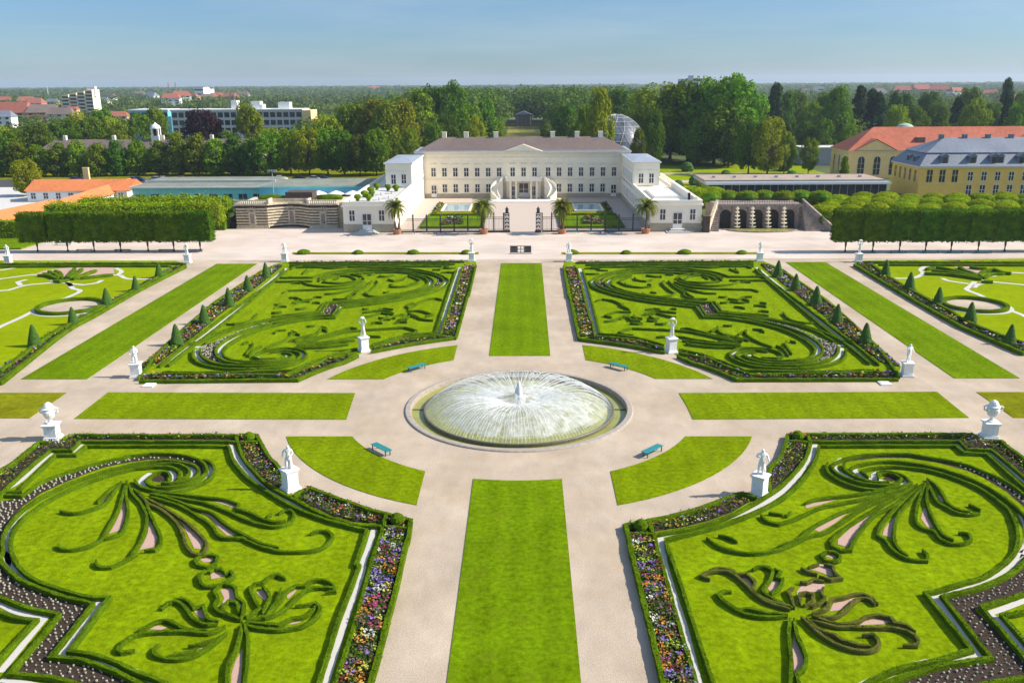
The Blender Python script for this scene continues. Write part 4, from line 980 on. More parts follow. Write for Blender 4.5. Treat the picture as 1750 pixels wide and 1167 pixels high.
def statue_mesh(pose):
    # 0 pelvis 1 waist 2 chest 3 neck 4 head 5.. limbs ; a draped standing figure about 2 m tall
    J = [(0, 0, 1.02, .19, .15), (0.02, 0, 1.22, .15, .12), (0.02, -.01, 1.48, .21, .14), (.02, -.02, 1.68, .075), (.03, -.05, 1.80, .115, .125), (.03, -.05, 1.93, .10)]
    Eg = [(0, 1), (1, 2), (2, 3), (3, 4), (4, 5)]
    def add(pts, parent):
        k = parent
        for p in pts: J.append(p); Eg.append((k, len(J) - 1)); k = len(J) - 1
    if pose == 'draped':
        add([(.11, 0, .80, .15), (.12, -.02, .45, .14), (.14, -.02, .1, .17), (.14, -.12, .05, .07)], 0)
        add([(-.11, 0, .80, .15), (-.13, -.08, .48, .13), (-.15, -.02, .1, .17), (-.16, -.12, .05, .07)], 0)
        add([(.24, 0, 1.56, .085), (.33, -.04, 1.30, .065), (.22, -.22, 1.16, .05), (.10, -.26, 1.18, .05)], 2)
        add([(-.24, 0, 1.56, .085), (-.36, .02, 1.30, .065), (-.36, -.08, 1.05, .055), (-.34, -.10, .93, .055)], 2)
    elif pose == 'raised':
        add([(.10, 0, .78, .12), (.11, -.03, .48, .085), (.13, .02, .1, .06), (.13, -.12, .05, .05)], 0)
        add([(-.11, 0, .78, .12), (-.15, -.10, .50, .085), (-.17, .02, .1, .06), (-.18, -.12, .05, .05)], 0)
        add([(.24, 0, 1.58, .08), (.40, -.02, 1.78, .06), (.34, -.04, 2.05, .05), (.28, -.05, 2.15, .055)], 2)
        add([(-.24, 0, 1.58, .08), (-.38, 0, 1.80, .06), (-.30, -.04, 2.08, .05), (-.24, -.05, 2.16, .055)], 2)
        add([(.05, .18, .75, .10), (.08, .20, .3, .13), (.06, .2, .05, .15)], 0)
    else:
        add([(.10, 0, .78, .12), (.10, -.02, .48, .09), (.11, .02, .1, .07), (.11, -.12, .05, .055)], 0)
        add([(-.11, 0, .78, .12), (-.16, -.10, .52, .09), (-.15, .06, .12, .07), (-.16, -.08, .05, .055)], 0)
        add([(.24, 0, 1.56, .085), (.36, .02, 1.32, .065), (.40, -.12, 1.12, .055), (.40, -.16, 1.02, .06)], 2)
        add([(-.24, 0, 1.56, .085), (-.34, -.06, 1.34, .065), (-.22, -.22, 1.42, .05), (-.14, -.24, 1.46, .055)], 2)
        add([(.12, .16, .9, .11), (.2, .18, .5, .13), (.22, .16, .08, .16)], 0)
    return skin_figure('figure', J, Eg, M['stone'])
FIG = {k: statue_mesh(k) for k in ('draped', 'raised', 'cloak')}
def statue(x, y, pose, rz, label, s=1.0, ped=1.75, top=.0):
    p = G(x, y)
    r = empty('statue', (p.x, p.y, .02), rz, label, 'statue', 'white statues on pedestals')
    pedestal(MB(), .92, ped).build('pedestal', M['stone'], r)
    f = link('figure', FIG[pose], parent=r, loc=(0, 0, ped - .02), rz=-rz + random.uniform(-.4, .4)); f.scale = (s * 1.12, s * 1.12, s)
    if pose == 'raised':
        MB().lathe([(.12, 0), (.26, .08), (.30, .2), (.12, .3), (0, .34)], 10, jit=.1).build('held_basket', M['stone'], r, loc=(0, -.04, ped + 2.08 * s))
    return r
def urn(x, y, rz, label, s=1.0, ped=1.45):
    p = G(x, y)
    r = empty('stone_urn', (p.x, p.y, .02), rz, label, 'urn', 'white urns on pedestals')
    pedestal(MB(), 1.0, ped).build('pedestal', M['stone'], r)
    v = MB().lathe([(.36, 0), (.38, .1), (.20, .2), (.15, .38), (.22, .48), (.40, .62), (.54, .95), (.58, 1.25), (.50, 1.42), (.60, 1.5), (.60, 1.56), (.46, 1.62), (.42, 1.8), (.30, 2.0), (.12, 2.12), (0, 2.14)], 16).build('vase', M['stone'], r, loc=(0, 0, ped), smooth=False)
    v.scale = (s, s, s)
    for sg in (-1, 1):
        MB().tube([(sg * .52, 0, 1.0), (sg * .74, 0, 1.1), (sg * .78, 0, 1.35), (sg * .60, 0, 1.5)], [.08, .09, .09, .07], 6).build('handle', M['stone'], r, loc=(0, 0, ped))
    return r
Q4 = math.pi / 4
urn(91, 750, .1, 'large white urn on pedestal left of the near left parterre', .93)
urn(1690, 747, -.1, 'large white urn on pedestal right of the near right parterre', .93)
statue(497, 836, 'draped', Q4, 'white draped statue on diagonal pedestal at the near left parterre arc')
statue(1297, 847, 'cloak', Q4 + .1, 'white standing statue on diagonal pedestal at the near right parterre arc', 1.08)
statue(622, 600, 'raised', Q4 - .2, 'white statue with raised arms on pedestal at the far left parterre arc')
statue(1147, 602, 'raised', .3, 'white statue carrying a basket overhead at the far right parterre arc')
statue(234, 644, 'draped', .1, 'white robed statue on pedestal at front corner of the far left parterre', 1.0, 1.55)
statue(1549, 642, 'cloak', -.1, 'white statue on pedestal at front corner of the far right parterre', 1.05, 1.5)
for x, y, ps, lab in ((15, 451, 'cloak', 'leftmost statue at the far edge of the gravel, beside the outer left parterre'), (321, 449, 'draped', 'small white statue at the inner back corner of the outer left parterre'),
                      (487, 447, 'cloak', 'small white statue at the outer back corner of the far left parterre'), (806, 446, 'raised', 'small white statue at the inner back corner of the far left parterre'),
                      (972, 447, 'draped', 'small white statue at the inner back corner of the far right parterre'), (1298, 446, 'cloak', 'small white statue at the outer back corner of the far right parterre'),
                      (1467, 448, 'raised', 'small white statue at the inner back corner of the outer right parterre')):
    statue(x, y, ps, 0, lab, 1.0, 1.5)
# low stone covers on the cross path
for x, lab in ((255, 'flat white stone slab on the gravel below the left front statue'), (1512, 'flat white stone slab on the gravel below the right front statue')):
    p = G(x, 659 if x < 800 else 656)
    tag(MB().cbox(0, 0, .06, 1.1, 1.1, .12).cbox(0, 0, .14, .8, .8, .05).build('stone_slab', M['white'], loc=(p.x, p.y, 0)), lab, 'stone slab')
# information stand on the axis
p = G(890, 434)
r = empty('display_stand', (p.x, p.y, 0), label='dark double framed information stand on the gravel on the main axis', cat='stand')
MB().box(-2.0, 2.0, -.3, .3, 0, .18).build('base', M['concrete'], r)
g = MB()
for x in (-1.9, -.6, .0, .6, 1.85): g.box(x - .06, x + .06, -.06, .06, .18, 1.5)
for z in (.3, .85, 1.44): g.box(-1.84, 1.84, -.05, .05, z - .05, z + .05)
g.build('frame', M['iron'], r)
MB().box(-1.82, -.68, -.03, .03, .36, 1.38).build('panel', M['glass'], r); MB().box(.68, 1.78, -.03, .03, .36, 1.38).build('panel', M['glass'], r)
# low bushes on the turf strips
for i, x in enumerate((519, 612, 707, 797, 978, 1070, 1170, 1268)):
    p = G(x, 434)
    s = random.uniform(.8, 1.1)
    tag(MB().lathe([(.9, 0), (1.0, .25), (.8, .55), (.4, .75), (0, .85)], 12, jit=.15).build('low_bush', M['hedge'], loc=(p.x, p.y, .03)),
        f'low rounded bush on the {"left" if i < 4 else "right"} turf strip, {ORD[i % 4]} from the left', 'bush', 'bushes on the turf strips').scale = (1.2 * s, s, s)

# ------------------------------------------------------------------ windows and doors
WIN = {}
def window(parent, x, y, z, w_, h_, face='front', style='cross', fm='win_white', hood=False):
    """pane mesh + frame child, standing 3 cm proud of a wall that faces -Y ('front'), +X or -X; z is the sill height"""
    key = (w_, h_, style, fm, hood)
    if key not in WIN:
        p = MB().box(-w_ / 2, w_ / 2, -.03, .0, 0, h_)
        if style == 'arch':
            p = MB(); pts = [(-w_ / 2, 0), (w_ / 2, 0)] + [(w_ / 2 * math.cos(R(a)), h_ - w_ / 2 + w_ / 2 * math.sin(R(a))) for a in range(0, 181, 20)]
            p.v = [(a, -.03, b) for a, b in pts]; p.f = [tuple(range(len(pts)))]
        f = MB(); t = .09
        if style == 'arch':
            arcp = [(w_ / 2 * math.cos(R(a)), -.04, h_ - w_ / 2 + w_ / 2 * math.sin(R(a))) for a in range(0, 181, 20)]
            f.tube([(w_ / 2, -.04, 0)] + arcp + [(-w_ / 2, -.04, 0)], .08, 4)
            f.box(-.04, .04, -.06, -.031, 0, h_ - .1)
            for z_ in (.33, .62): f.box(-w_ / 2, w_ / 2, -.055, -.031, h_ * z_ - .035, h_ * z_ + .035)
        else:
            f.box(-w_ / 2 - t, -w_ / 2, -.07, 0, -t, h_ + t); f.box(w_ / 2, w_ / 2 + t, -.07, 0, -t, h_ + t)
            f.box(-w_ / 2, w_ / 2, -.07, 0, h_, h_ + t); f.box(-w_ / 2, w_ / 2, -.12, 0, -t, 0)
            f.box(-.06, .06, -.06, -.031, 0, h_)
            f.box(-w_ / 2, -.06, -.055, -.031, h_ * .55 - .05, h_ * .55 + .05); f.box(.06, w_ / 2, -.055, -.031, h_ * .55 - .05, h_ * .55 + .05)
            if style == 'door': f.box(-w_ / 2, -.06, -.054, -.031, 0, h_ * .28); f.box(.06, w_ / 2, -.054, -.031, 0, h_ * .28)
        hd = MB().box(-w_ / 2 - .35, w_ / 2 + .35, -.22, 0, h_ + .95, h_ + 1.12) if hood else None
        WIN[key] = (p.mesh('pane', M['glass']), f.mesh('frame', M[fm]), hd.mesh('hood', M['trim']) if hd else None)
    p, f, hd = WIN[key]
    rz = {'front': 0, 'right': math.pi / 2, 'left': -math.pi / 2, 'back': math.pi}[face]
    o = link('door' if style == 'door' else 'window', p, parent=parent, loc=(x, y, z), rz=rz)
    link('frame', f, parent=o)
    if hd: link('hood', hd, parent=o)
    return o

def hip_roof(mb, x0, x1, y0, y1, z0, z1, hip, ov=.4):
    x0 -= ov; x1 += ov; y0 -= ov; y1 += ov; ym = (y0 + y1) / 2
    b = len(mb.v)
    mb.v += [(x0, y0, z0), (x1, y0, z0), (x1, y1, z0), (x0, y1, z0), (x0 + hip, ym, z1), (x1 - hip, ym, z1)]
    mb.f += [(b, b + 1, b + 5, b + 4), (b + 1, b + 2, b + 5), (b + 2, b + 3, b + 4, b + 5), (b + 3, b, b + 4), (b + 3, b + 2, b + 1, b)]
    return mb

# ------------------------------------------------------------------ the palace
PX, PY = 0.0, 182.5
pal = empty('palace', (PX, PY, 0), label='long cream two storey palace with brown hipped roof, corner towers and low front wings', cat='palace')
D = 57.0                                    # depth of the main front behind the garden front
body = MB().box(-28.4, 28.4, D, D + 15, 0, 11.6)
body.build('wall', M['cream'], pal)
MB().box(-26.6, -6.3, D - .12, D - .003, 0, 1.15).box(6.3, 26.6, D - .12, D - .003, 0, 1.15).build('plinth', M['plinth'], pal)
tr = MB().box(-28.9, 28.9, D - .5, D + 15.5, 11.6, 12.05).box(-29.1, 29.1, D - .75, D + 15.75, 12.05, 12.3)
tr.box(-26.6, 26.6, D - .12, D - .003, 4.85, 5.1).box(-26.6, 26.6, D - .07, D - .003, 10.7, 10.85)
tr.build('cornice', M['trim'], pal)
MB().box(-28.9, 28.9, D - .35, D + 15.3, 12.31, 12.55).build('gutter', M['zinc'], pal)
rf = hip_roof(MB(), -28.0, 28.0, D + .4, D + 14.6, 12.55, 15.7, 6.0, .1).build('roof', M['roof_brown'], pal)
for x in (-21.5, -15.5, -7.3, 8.3, 15.0, 21.4):
    MB().box(x - .6, x + .6, D + 7.0, D + 8.2, 14.6, 16.9).box(x - .68, x + .68, D + 6.9, D + 8.3, 16.9, 17.05).build('chimney', M['cream'], rf)
pd = MB()
pd.v = [(-4.2, D - .5, 12.3), (4.8, D - .5, 12.3), (.3, D - .5, 14.0), (-4.2, D + 4, 12.3), (4.8, D + 4, 12.3), (.3, D + 4, 14.0)]
pd.f = [(0, 1, 2), (0, 2, 5, 3), (2, 1, 4, 5)]
pd.build('pediment', M['cream'], pal)
MB().tube([(-4.7, D - .6, 12.35), (.3, D - .6, 14.15), (5.3, D - .6, 12.35)], .16, 4).build('pediment_trim', M['trim'], pal)
cols = [0, -2.95, 2.95] + [s * (6.6 + 2.95 * k) for k in range(7) for s in (-1, 1)]
for x in cols: window(pal, x + .3, D - .004, 5.75, 1.15, 2.25, hood=True)
for x in cols:
    if abs(x) > 9 and abs(x) < 24: window(pal, x + .3, D - .004, 1.55, 1.15, 2.1)
    elif abs(x) > 24: window(pal, x + .3, D - .13, .35, 1.25, 3.0, style='door')
# corner towers and front wings
for s in (-1, 1):
    t0, t1 = (26.7, 33.0)
    xa, xb = (t0, t1) if s > 0 else (-t1, -t0)
    tw = MB().box(xa, xb, 31.5, D + 2, 5.9, 11.3).build('tower', M['ivory'], pal)
    MB().box(xa - .35, xb + .35, 31.15, D - .55, 11.3, 11.6).box(xa - .1, xb + .1, 31.4, D - .1, 9.6, 9.75).build('cornice', M['trim'], tw)
    hip_roof(MB(), xa, xb, 31.5, D - .6, 11.6, 12.0, 2.6, .3).build('roof', M['zinc'], tw)
    for k, x in enumerate((xa + 1.9, xb - 1.9)):
        window(pal, x, 31.496, 6.6 if (s > 0 or k == 0) else 5.95, 1.05, 2.2 if (s > 0 or k == 0) else 2.9, style='cross' if (s > 0 or k == 0) else 'door')
    for k in range(6): window(pal, (xa - .004) if s > 0 else (xb + .004), 34.5 + k * 3.6, 6.6, 1.05, 2.1, face='left' if s > 0 else 'right')
    wa, wb = (26.7, 37.3) if s > 0 else (-37.3, -26.7)
    wg = MB().box(wa, wb, 0, D + 4, 0, 5.35).build('wing', M['ivory'], pal)
    MB().box(wa - .06, wb + .06, -.08, 0, 0, 1.75).build('plinth', M['plinth'], wg)
    MB().box((wa - .08) if s > 0 else wb, wa if s > 0 else (wb + .08), 0, D, 0, 1.2).build('plinth', M['plinth'] if s > 0 else M['ivory'], wg)
    cn = MB().box(wa - .3, wb + .3, -.3, 31.0, 5.35, 5.65)
    for a0, a1, b0_, b1_ in ((wa - .05, wb + .05, -.05, .3), (wa - .05, wa + .3, .3, D - .6), (wb - .3, wb + .05, .3, D - .6)):
        cn.box(a0, a1, b0_, b1_, 5.66, 6.35)
    cn.box(wa - .12, wb + .12, -.12, .38, 6.35, 6.47)
    cn.box(wa - .12, wa + .38, .38, D - .6, 6.35, 6.47); cn.box(wb - .38, wb + .12, .38, D - .6, 6.35, 6.47)
    cn.build('parapet', M['ivory'], wg)
    MB().box(wa + .3, wb - .3, .3, 31.4, 5.66, 5.72).build('terrace_floor', M['concrete'] if s < 0 else M['ivory'], wg)
    if s > 0:
        MB().box(wa + 2, wb - 3.4, 9, 24, 5.73, 6.3).build('skylight', M['win_white'], wg)
        MB().box(wb - 2.4, wb - 1.9, 3.2, 3.7, 5.73, 7.6).build('flue', M['iron'], wg)
        MB().box(wb - 1.6, wb - .9, .5, 31, 5.73, 7.1).build('terrace_wall', M['ivory'], wg)
    xm = (wa + wb) / 2 + .35 * s
    window(pal, xm - 3.1, -.004, 2.45, 1.05, 2.15); window(pal, xm + 3.1, -.004, 2.45, 1.05, 2.15)
    window(pal, xm, -.09, .75, 1.75, 3.1, style='door')
    MB().box(xm - 2.4, xm + 2.4, -2.6, -.1, 0, .2).box(xm - 1.9, xm + 1.9, -2.0, -.1, .2, .4).box(xm - 1.5, xm + 1.5, -1.4, -.1, .4, .7).build('steps', M['concrete'], wg)
    if s > 0:
        for k in range(16): window(pal, wa - .004, 2.2 + k * 3.3, 1.9, 1.0, 2.2, face='left')
# balcony, portico and the two curved flights of steps
bal = MB().box(-4.5, 5.1, D - 3.6, D, 4.75, 5.0).box(-4.5, 5.1, D - 3.6, D - 3.45, 5.0, 5.75)
bal.box(-4.5, -4.35, D - 3.45, D - .1, 5.0, 5.75).box(4.95, 5.1, D - 3.45, D - .1, 5.0, 5.75)
bal.build('balcony', M['ivory'], pal)
for x in (-3.2, -1.7, 2.3, 3.8): MB().box(x - .25, x + .25, D - 3.3, D - 2.8, 0, 4.75).build('column', M['cream'], pal)
for a, b in ((-4.3, -3.45), (4.05, 4.9)): MB().box(a, b, D - 1.2, D - .1, 0, 4.75).build('portico_pier', M['cream'], pal)
window(pal, .3, D - .004, .35, 2.4, 3.5, style='door')
for x in (-2.3, 2.9): window(pal, x, D - .004, .6, 1.1, 2.4)
for s in (-1, 1):
    st = MB(); n = 22
    for k in range(n):
        a0, a1 = math.pi / 2 - math.pi * .85 * k / n, math.pi / 2 - math.pi * .85 * (k + 1) / n
        zt = 4.9 * (1 - k / n)
        cx, cy = .3 + s * 5.6, D - 3.4
        pts = [(cx + s * r_ * math.cos(a), cy + r_ * math.sin(a) * .95) for r_, a in ((1.5, a0), (3.1, a0), (3.1, a1), (1.5, a1))]
        st.prism(pts, 0, zt)
    st.build('curved_stair', M['ivory'], pal)
    wl = MB()
    for r_ in (1.42, 3.18):
        for k in range(n):
            a0, a1 = math.pi / 2 - math.pi * .85 * k / n, math.pi / 2 - math.pi * .85 * (k + 1) / n
            zt = 4.9 * (1 - k / n) + .9
            pts = [(cx + s * q * math.cos(a), cy + q * math.sin(a) * .95) for q, a in ((r_ - .08, a0), (r_ + .08, a0), (r_ + .08, a1), (r_ - .08, a1))]
            wl.prism(pts, 0, zt)
    wl.build('stair_parapet', M['ivory'], pal)
MB().box(-9.0, 9.6, D - 10.2, D - 6.9, 0, .22).box(-8.4, 9.0, D - 9.6, D - 6.9, .22, .4).build('forecourt_steps', M['white'], pal)

# courtyard: paths, lawns, pools, flower patches
struct('courtyard', MB().sheet([(-26.6, PY + .3), (26.6, PY + .3), (26.6, PY + D - .2), (-26.6, PY + D - .2)], .012), mat('courtyard_gravel', (.49, .40, .33), rough=.95, scale=6, vary=.1))
for s in (-1, 1):
    pts = [(s * 8.6, 5), (s * 21.5, 5), (s * 21.5, 23), (s * 8.6, 23)]
    lawn([(x + PX, y + PY) for x, y in pts], 'lawn', .08)
    pts = [(s * 8.6, 25.5), (s * 21.8, 25.5), (s * 21.8, 46), (s * 8.6, 46)]
    lawn([(x + PX, y + PY) for x, y in pts], 'dry_lawn', .08)
    pr = empty('pool', (PX + s * 16.2, PY + 36, 0), label=f'small rectangular pool with pale rim in the palace courtyard, {"left" if s < 0 else "right"} one', cat='pool')
    MB().box(-3.6, 3.6, -6.5, -6, .0, .35).box(-3.6, 3.6, 6, 6.5, 0, .35).box(-3.6, -3.1, -6, 6, 0, .35).box(3.1, 3.6, -6, 6, 0, .35).build('rim', M['trim'], pr)
    MB().sheet([(-3.1, -6), (3.1, -6), (3.1, 6), (-3.1, 6)], .2).build('water', M['pool'], pr)
    planting([[(PX + s * a, PY + b) for a, b in ((9.2, 26), (11.6, 26), (11.6, 45), (9.2, 45))], [(PX + s * a, PY + b) for a, b in ((20.6, 26), (21.6, 26), (21.6, 45), (20.6, 45))],
              [(PX + s * a, PY + b) for a, b in ((13, 10), (18, 9), (17, 20), (14, 20))]], f'flower planting on the {"left" if s < 0 else "right"} lawn of the palace courtyard', 9, .2, 1.8, .6)
    q = 'left' if s < 0 else 'right'
    tag(hedge(MB(), [(PX + s * 8.5, PY + 4.6), (PX + s * 21.8, PY + 4.6), (PX + s * 21.8, PY + 23.4), (PX + s * 8.5, PY + 23.4), (PX + s * 8.5, PY + 4.6)], .4, .5, .6).build('border_hedge', M['hedge']), f'low box hedge round the {q} courtyard lawn', 'hedge')

# iron fence and gates
fy = PY - .2
def fence_run(x0, x1, lab, cat, name, hgt=3.0, step=.22, posts=4):
    r = empty(name, ((x0 + x1) / 2, fy, 0), label=lab, cat=cat)
    L = x1 - x0
    MB().box(-L / 2, L / 2, -.18, .18, 0, .35).build('base', M['grotto_dark'], r)
    g = MB()
    k = -L / 2 + step
    while k < L / 2: g.box(k - .022, k + .022, -.022, .022, .35, hgt - .1); k += step
    for z in (.6, hgt - .45, hgt - .12): g.box(-L / 2, L / 2, -.028, .028, z - .04, z + .04)
    g.build('railing', M['iron'], r)
    for i in range(posts + 1):
        x = -L / 2 + L * i / posts
        MB().box(x - .13, x + .13, -.13, .13, .3, hgt + .5).lathe([(.18, 0), (.2, .1), (.08, .25), (0, .4)], 6, (x, 0, hgt + .5)).build('post', M['iron'], r)
    return r
fence_run(-25.6, -8.4, 'dark iron railing on a low wall before the left courtyard lawn', 'railing', 'iron_fence', 3.0, .24, 6)
fence_run(8.6, 26.0, 'dark iron railing on a low wall before the right courtyard lawn', 'railing', 'iron_fence', 3.0, .24, 6)
fence_run(-7.9, -3.8, 'closed iron gate leaf left of the palace gateway', 'gate', 'iron_gate', 3.3, .3, 2)
fence_run(4.2, 8.2, 'closed iron gate leaf right of the palace gateway', 'gate', 'iron_gate', 3.3, .3, 2)
for s, lab in ((-1, 'left'), (1, 'right')):
    r = empty('gate_pier', (.15 + s * 3.25, fy, 0), label=f'dark wrought iron lantern pier on the {lab} of the open palace gate', cat='pier')
    g = MB()
    for x in (-.42, .42):
        for y in (-.42, .42): g.box(x - .07, x + .07, y - .07, y + .07, .3, 4.0)
    for z in (.4, 1.2, 2.0, 2.8, 3.6, 4.0): g.cbox(0, 0, z, 1.0, 1.0, .12)
    for z in (.8, 1.6, 2.4, 3.2): g.tube([(-.4, -.42, z - .35), (.4, -.42, z + .35)], .05, 4).tube([(.4, -.42, z - .35), (-.4, -.42, z + .35)], .05, 4)
    g.build('cage', M['iron'], r)
    MB().cbox(0, 0, .17, 1.3, 1.3, .34).build('base', M['grotto_dark'], r)
    MB().lathe([(.2, 0), (.34, .2), (.3, .7), (.4, .8), (.12, 1.1), (0, 1.4)], 8).build('lantern', M['iron'], r, loc=(0, 0, 4.06))

# palms in tubs
def palm(x, y, lab, rz, seed):
    rnd = random.Random(seed)
    r = empty('palm_tree', (x, y, 0), rz, lab, 'palm', 'potted palms before the palace')
    MB().lathe([(.75, 0), (.95, .7), (1.0, 1.0), (.9, 1.05), (.85, .95), (0, .95)], 12).build('tub', M['terracotta'], r)
    t = MB()
    for dx in ((-.15,) if seed % 2 else (-.35, .5)):
        t.tube([(dx * .5, 0, .9), (dx, .05, 2.2), (dx, 0, 3.8), (dx * .6, 0, 5.5)], [.28, .22, .2, .3], 8)
    t.build('trunk', M['palm_trunk'], r)
    vs = []
    for k in range(64):
        a = rnd.uniform(0, 6.283); el = rnd.uniform(-.3, 1.45); L = rnd.uniform(2.6, 3.4)
        d = Vector((math.cos(a), math.sin(a), 0)); side = Vector((-d.y, d.x, 0))
        prev = Vector((0, 0, 5.5))
        for i in range(12):
            t_ = (i + 1) / 12
            e = el - 1.7 * t_ ** 1.6
            nx = prev + (d * math.cos(e) + Vector((0, 0, math.sin(e)))) * (L / 12)
            upv = (d * -math.sin(e) + Vector((0, 0, math.cos(e))))
            wl_ = .62 * (1 - abs(t_ - .4) * 1.1)
            for sg in (-1, 1):
                tip = prev + side * sg * wl_ - upv * .35 * wl_ + (nx - prev).normalized() * .4
                vs += [prev, nx, tip]
            prev = nx
    link('fronds', np_mesh('palm_fronds', np.array([tuple(v) for v in vs]), 3, M['leaf_palm']), parent=r)
for i, (x, lab) in enumerate(((680, 'potted palm tree at the corner of the left palace wing'), (827, 'potted palm tree left of the palace gate'), (960, 'potted palm tree right of the palace gate'), (1103, 'potted palm tree at the corner of the right palace wing'))):
    p = G(x, 399)
    palm(p.x, 180.2, lab, i * 1.3, i)
# terrace furniture on the left wing
for i, (x, y) in enumerate(((-35.2, 6), (-33, 6.6), (-35, 13), (-33.5, 14), (-34.8, 20), (-31.5, 25), (-34.5, 27), (-29.5, 24))):
    tag(MB().lathe([(.3, 0), (.45, .3), (.42, .5), (.7, .7), (.8, 1.1), (.5, 1.5), (0, 1.6)], 8, jit=.2).build('potted_shrub', M['hedge'], loc=(PX + x, PY + y, 5.72)),
        f'dark potted shrub on the left wing terrace, {ORD[i]} from the front', 'shrub', 'shrubs on the left wing terrace')
for i, (x, y) in enumerate(((-31, 8), (-29.4, 11), (-32, 17), (-30, 19.5))):
    r = empty('terrace_table', (PX + x, PY + y, 5.72), label=f'white round table on the left wing terrace, {ORD[i]} from the front', cat='table', group='tables on the left wing terrace')
    MB().lathe([(.6, .7), (.62, .74), (0, .75)], 14).build('tabletop', M['white'], r)
    MB().lathe([(.3, 0), (.06, .05), (.05, .7)], 8).build('leg', M['iron'], r)

# ------------------------------------------------------------------ left grotto wall
gr = empty('grotto', (-50, 188, 0), label='weathered banded stone grotto wall with niches and balustrade left of the palace', cat='grotto wall')
def banded(x0, x1, y0, y1, name):
    core = MB().box(x0 + .22, x1 - .22, y0 + .22, y1, 0, 5.0)
    core.build('joint', M['grotto_dark'], gr)
    st = MB(); z = .45
    st.box(x0 - .1, x1 + .1, y0 - .1, y1, 0, .42)
    while z < 4.6: st.box(x0, x1, y0, y1 - .01, z, z + .36); z += .60
    st.box(x0 - .25, x1 + .25, y0 - .25, y1, 5.0, 5.35)
    st.build(name, M['grotto'], gr)
banded(-11.6, -4.7, 0, 6, 'banded_wall'); banded(4.2, 10.3, .1, 6, 'banded_wall')
# concave centre
nseg = 9
for k in range(nseg):
    t0, t1 = k / nseg, (k + 1) / nseg
    f = lambda t: (-4.7 + 8.9 * t, .3 + 2.4 * math.sin(math.pi * t))
    (xa, ya), (xb, yb) = f(t0), f(t1)
    st = MB()
    z = .45
    while z < 4.6: st.prism([(xa, ya), (xb, yb), (xb, 6), (xa, 6)], z, z + .36, True); z += .60
    st.prism([(xa, ya - .25), (xb, yb - .25), (xb, 6), (xa, 6)], 5.0, 5.35, True)
    st.build('curved_course', M['grotto'], gr)
    MB().prism([(xa, ya + .22), (xb, yb + .22), (xb, 6), (xa, 6)], 0, 5.0).build('joint', M['grotto_dark'], gr)
for cx, cy, hh in ((-8.1, -.03, 2.6), (-.25, 2.65, 2.8), (7.2, .07, 2.6)):
    nb = MB().box(cx - .75, cx + .75, cy - .12, cy + .1, .9, .9 + hh)
    for a in range(20, 161, 20): nb.tube([(cx + .8 * math.cos(R(a)), cy - .1, 3.4 + .6 * math.sin(R(a))), (cx + 1.5 * math.cos(R(a)), cy - .05, 3.4 + 1.3 * math.sin(R(a)))], .1, 4)
    nb.build('niche_surround', M['grotto'], gr)
    MB().box(cx - .42, cx + .42, cy - .14, cy - .121, 1.1, .9 + hh - .3).build('niche', M['tuff'], gr)
bl = MB()
for xa, xb, yb_ in ((-11.6, -4.7, .1), (4.2, 10.3, .2)):
    x = xa
    while x < xb: bl.lathe([(.1, 0), (.14, .2), (.07, .35), (.13, .6)], 6, (x, yb_, 5.36)); x += .45
    bl.box(xa - .1, xb + .1, yb_ - .18, yb_ + .18, 5.96, 6.15)
bl.box(-4.7, -4.3, -.1, 3, 5.36, 6.3).box(3.8, 4.2, -.1, 3, 5.36, 6.3).box(-4.3, 3.8, 2.9, 3.2, 5.36, 6.1)
bl.build('balustrade', M['grotto'], gr)
MB().box(10.3, 12.1, 1.4, 1.7, 0, 5.4).build('return_wall', M['grotto'], gr)
MB().box(-11.6, 10.3, 6, 14, 0, 5.1).build('terrace_block', M['grotto'], gr)
MB().box(-2.4, 3.6, 6.5, 11, 5.1, 7.0).build('roof_box', M['grotto_dark'], gr)
for a, b in ((-9.5, -2.6), (4.0, 10.0)):
    MB().lathe([(1.0, 0), (1.15, .5), (.8, 1.0), (0, 1.15)], 14, jit=.1).build('hedge_mound', M['hedge'], gr, loc=((a + b) / 2, 9, 5.1)).scale = ((b - a) / 2.2, .9, 1.05)
sw = MB()
for k in range(8): sw.box(-13.2, -11.75, 1 + k * .7, 1.7 + k * .7, 0, .62 * (k + 1))
sw.box(-13.5, -13.2, .8, 6.6, 0, 2.2)
sw.build('stair', M['grotto_dark'], gr)

# ------------------------------------------------------------------ right cascade
cs = empty('cascade', (49.5, 181, 0), label='dark tuff stone cascade wall with arches, shell basins and side stairs right of the palace', cat='cascade')
wallb = MB().box(-8.5, 9.5, 5.2, 9, 0, 5.1)
wallb.build('tuff_wall', M['tuff'], cs)
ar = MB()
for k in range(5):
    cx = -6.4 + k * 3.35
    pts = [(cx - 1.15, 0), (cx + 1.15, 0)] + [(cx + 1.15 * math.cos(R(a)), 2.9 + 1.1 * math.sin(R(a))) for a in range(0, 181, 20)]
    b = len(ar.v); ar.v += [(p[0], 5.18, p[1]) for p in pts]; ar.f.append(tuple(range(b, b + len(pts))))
ar.build('arch_shade', M['shade_dark'], cs)  # flat dark sheets on the wall paint the shade within the arches
pl = MB()
for k in range(6):
    cx = -8.08 + k * 3.35
    pl.box(cx - .3, cx + .3, 4.85, 5.2, 0, 4.6)
pl.box(-8.8, 9.8, 4.7, 5.2, 4.6, 5.2)
pl.build('pilasters', M['tuff'], cs)
rl = MB()
for k in range(37): rl.box(-8.8 + k * .52 - .03, -8.8 + k * .52 + .03, 5.0, 5.06, 5.2, 6.3)
rl.box(-8.9, 9.9, 4.98, 5.08, 6.25, 6.35).box(-8.9, 9.9, 4.98, 5.08, 5.6, 5.66)
rl.build('railing', M['iron'], cs)
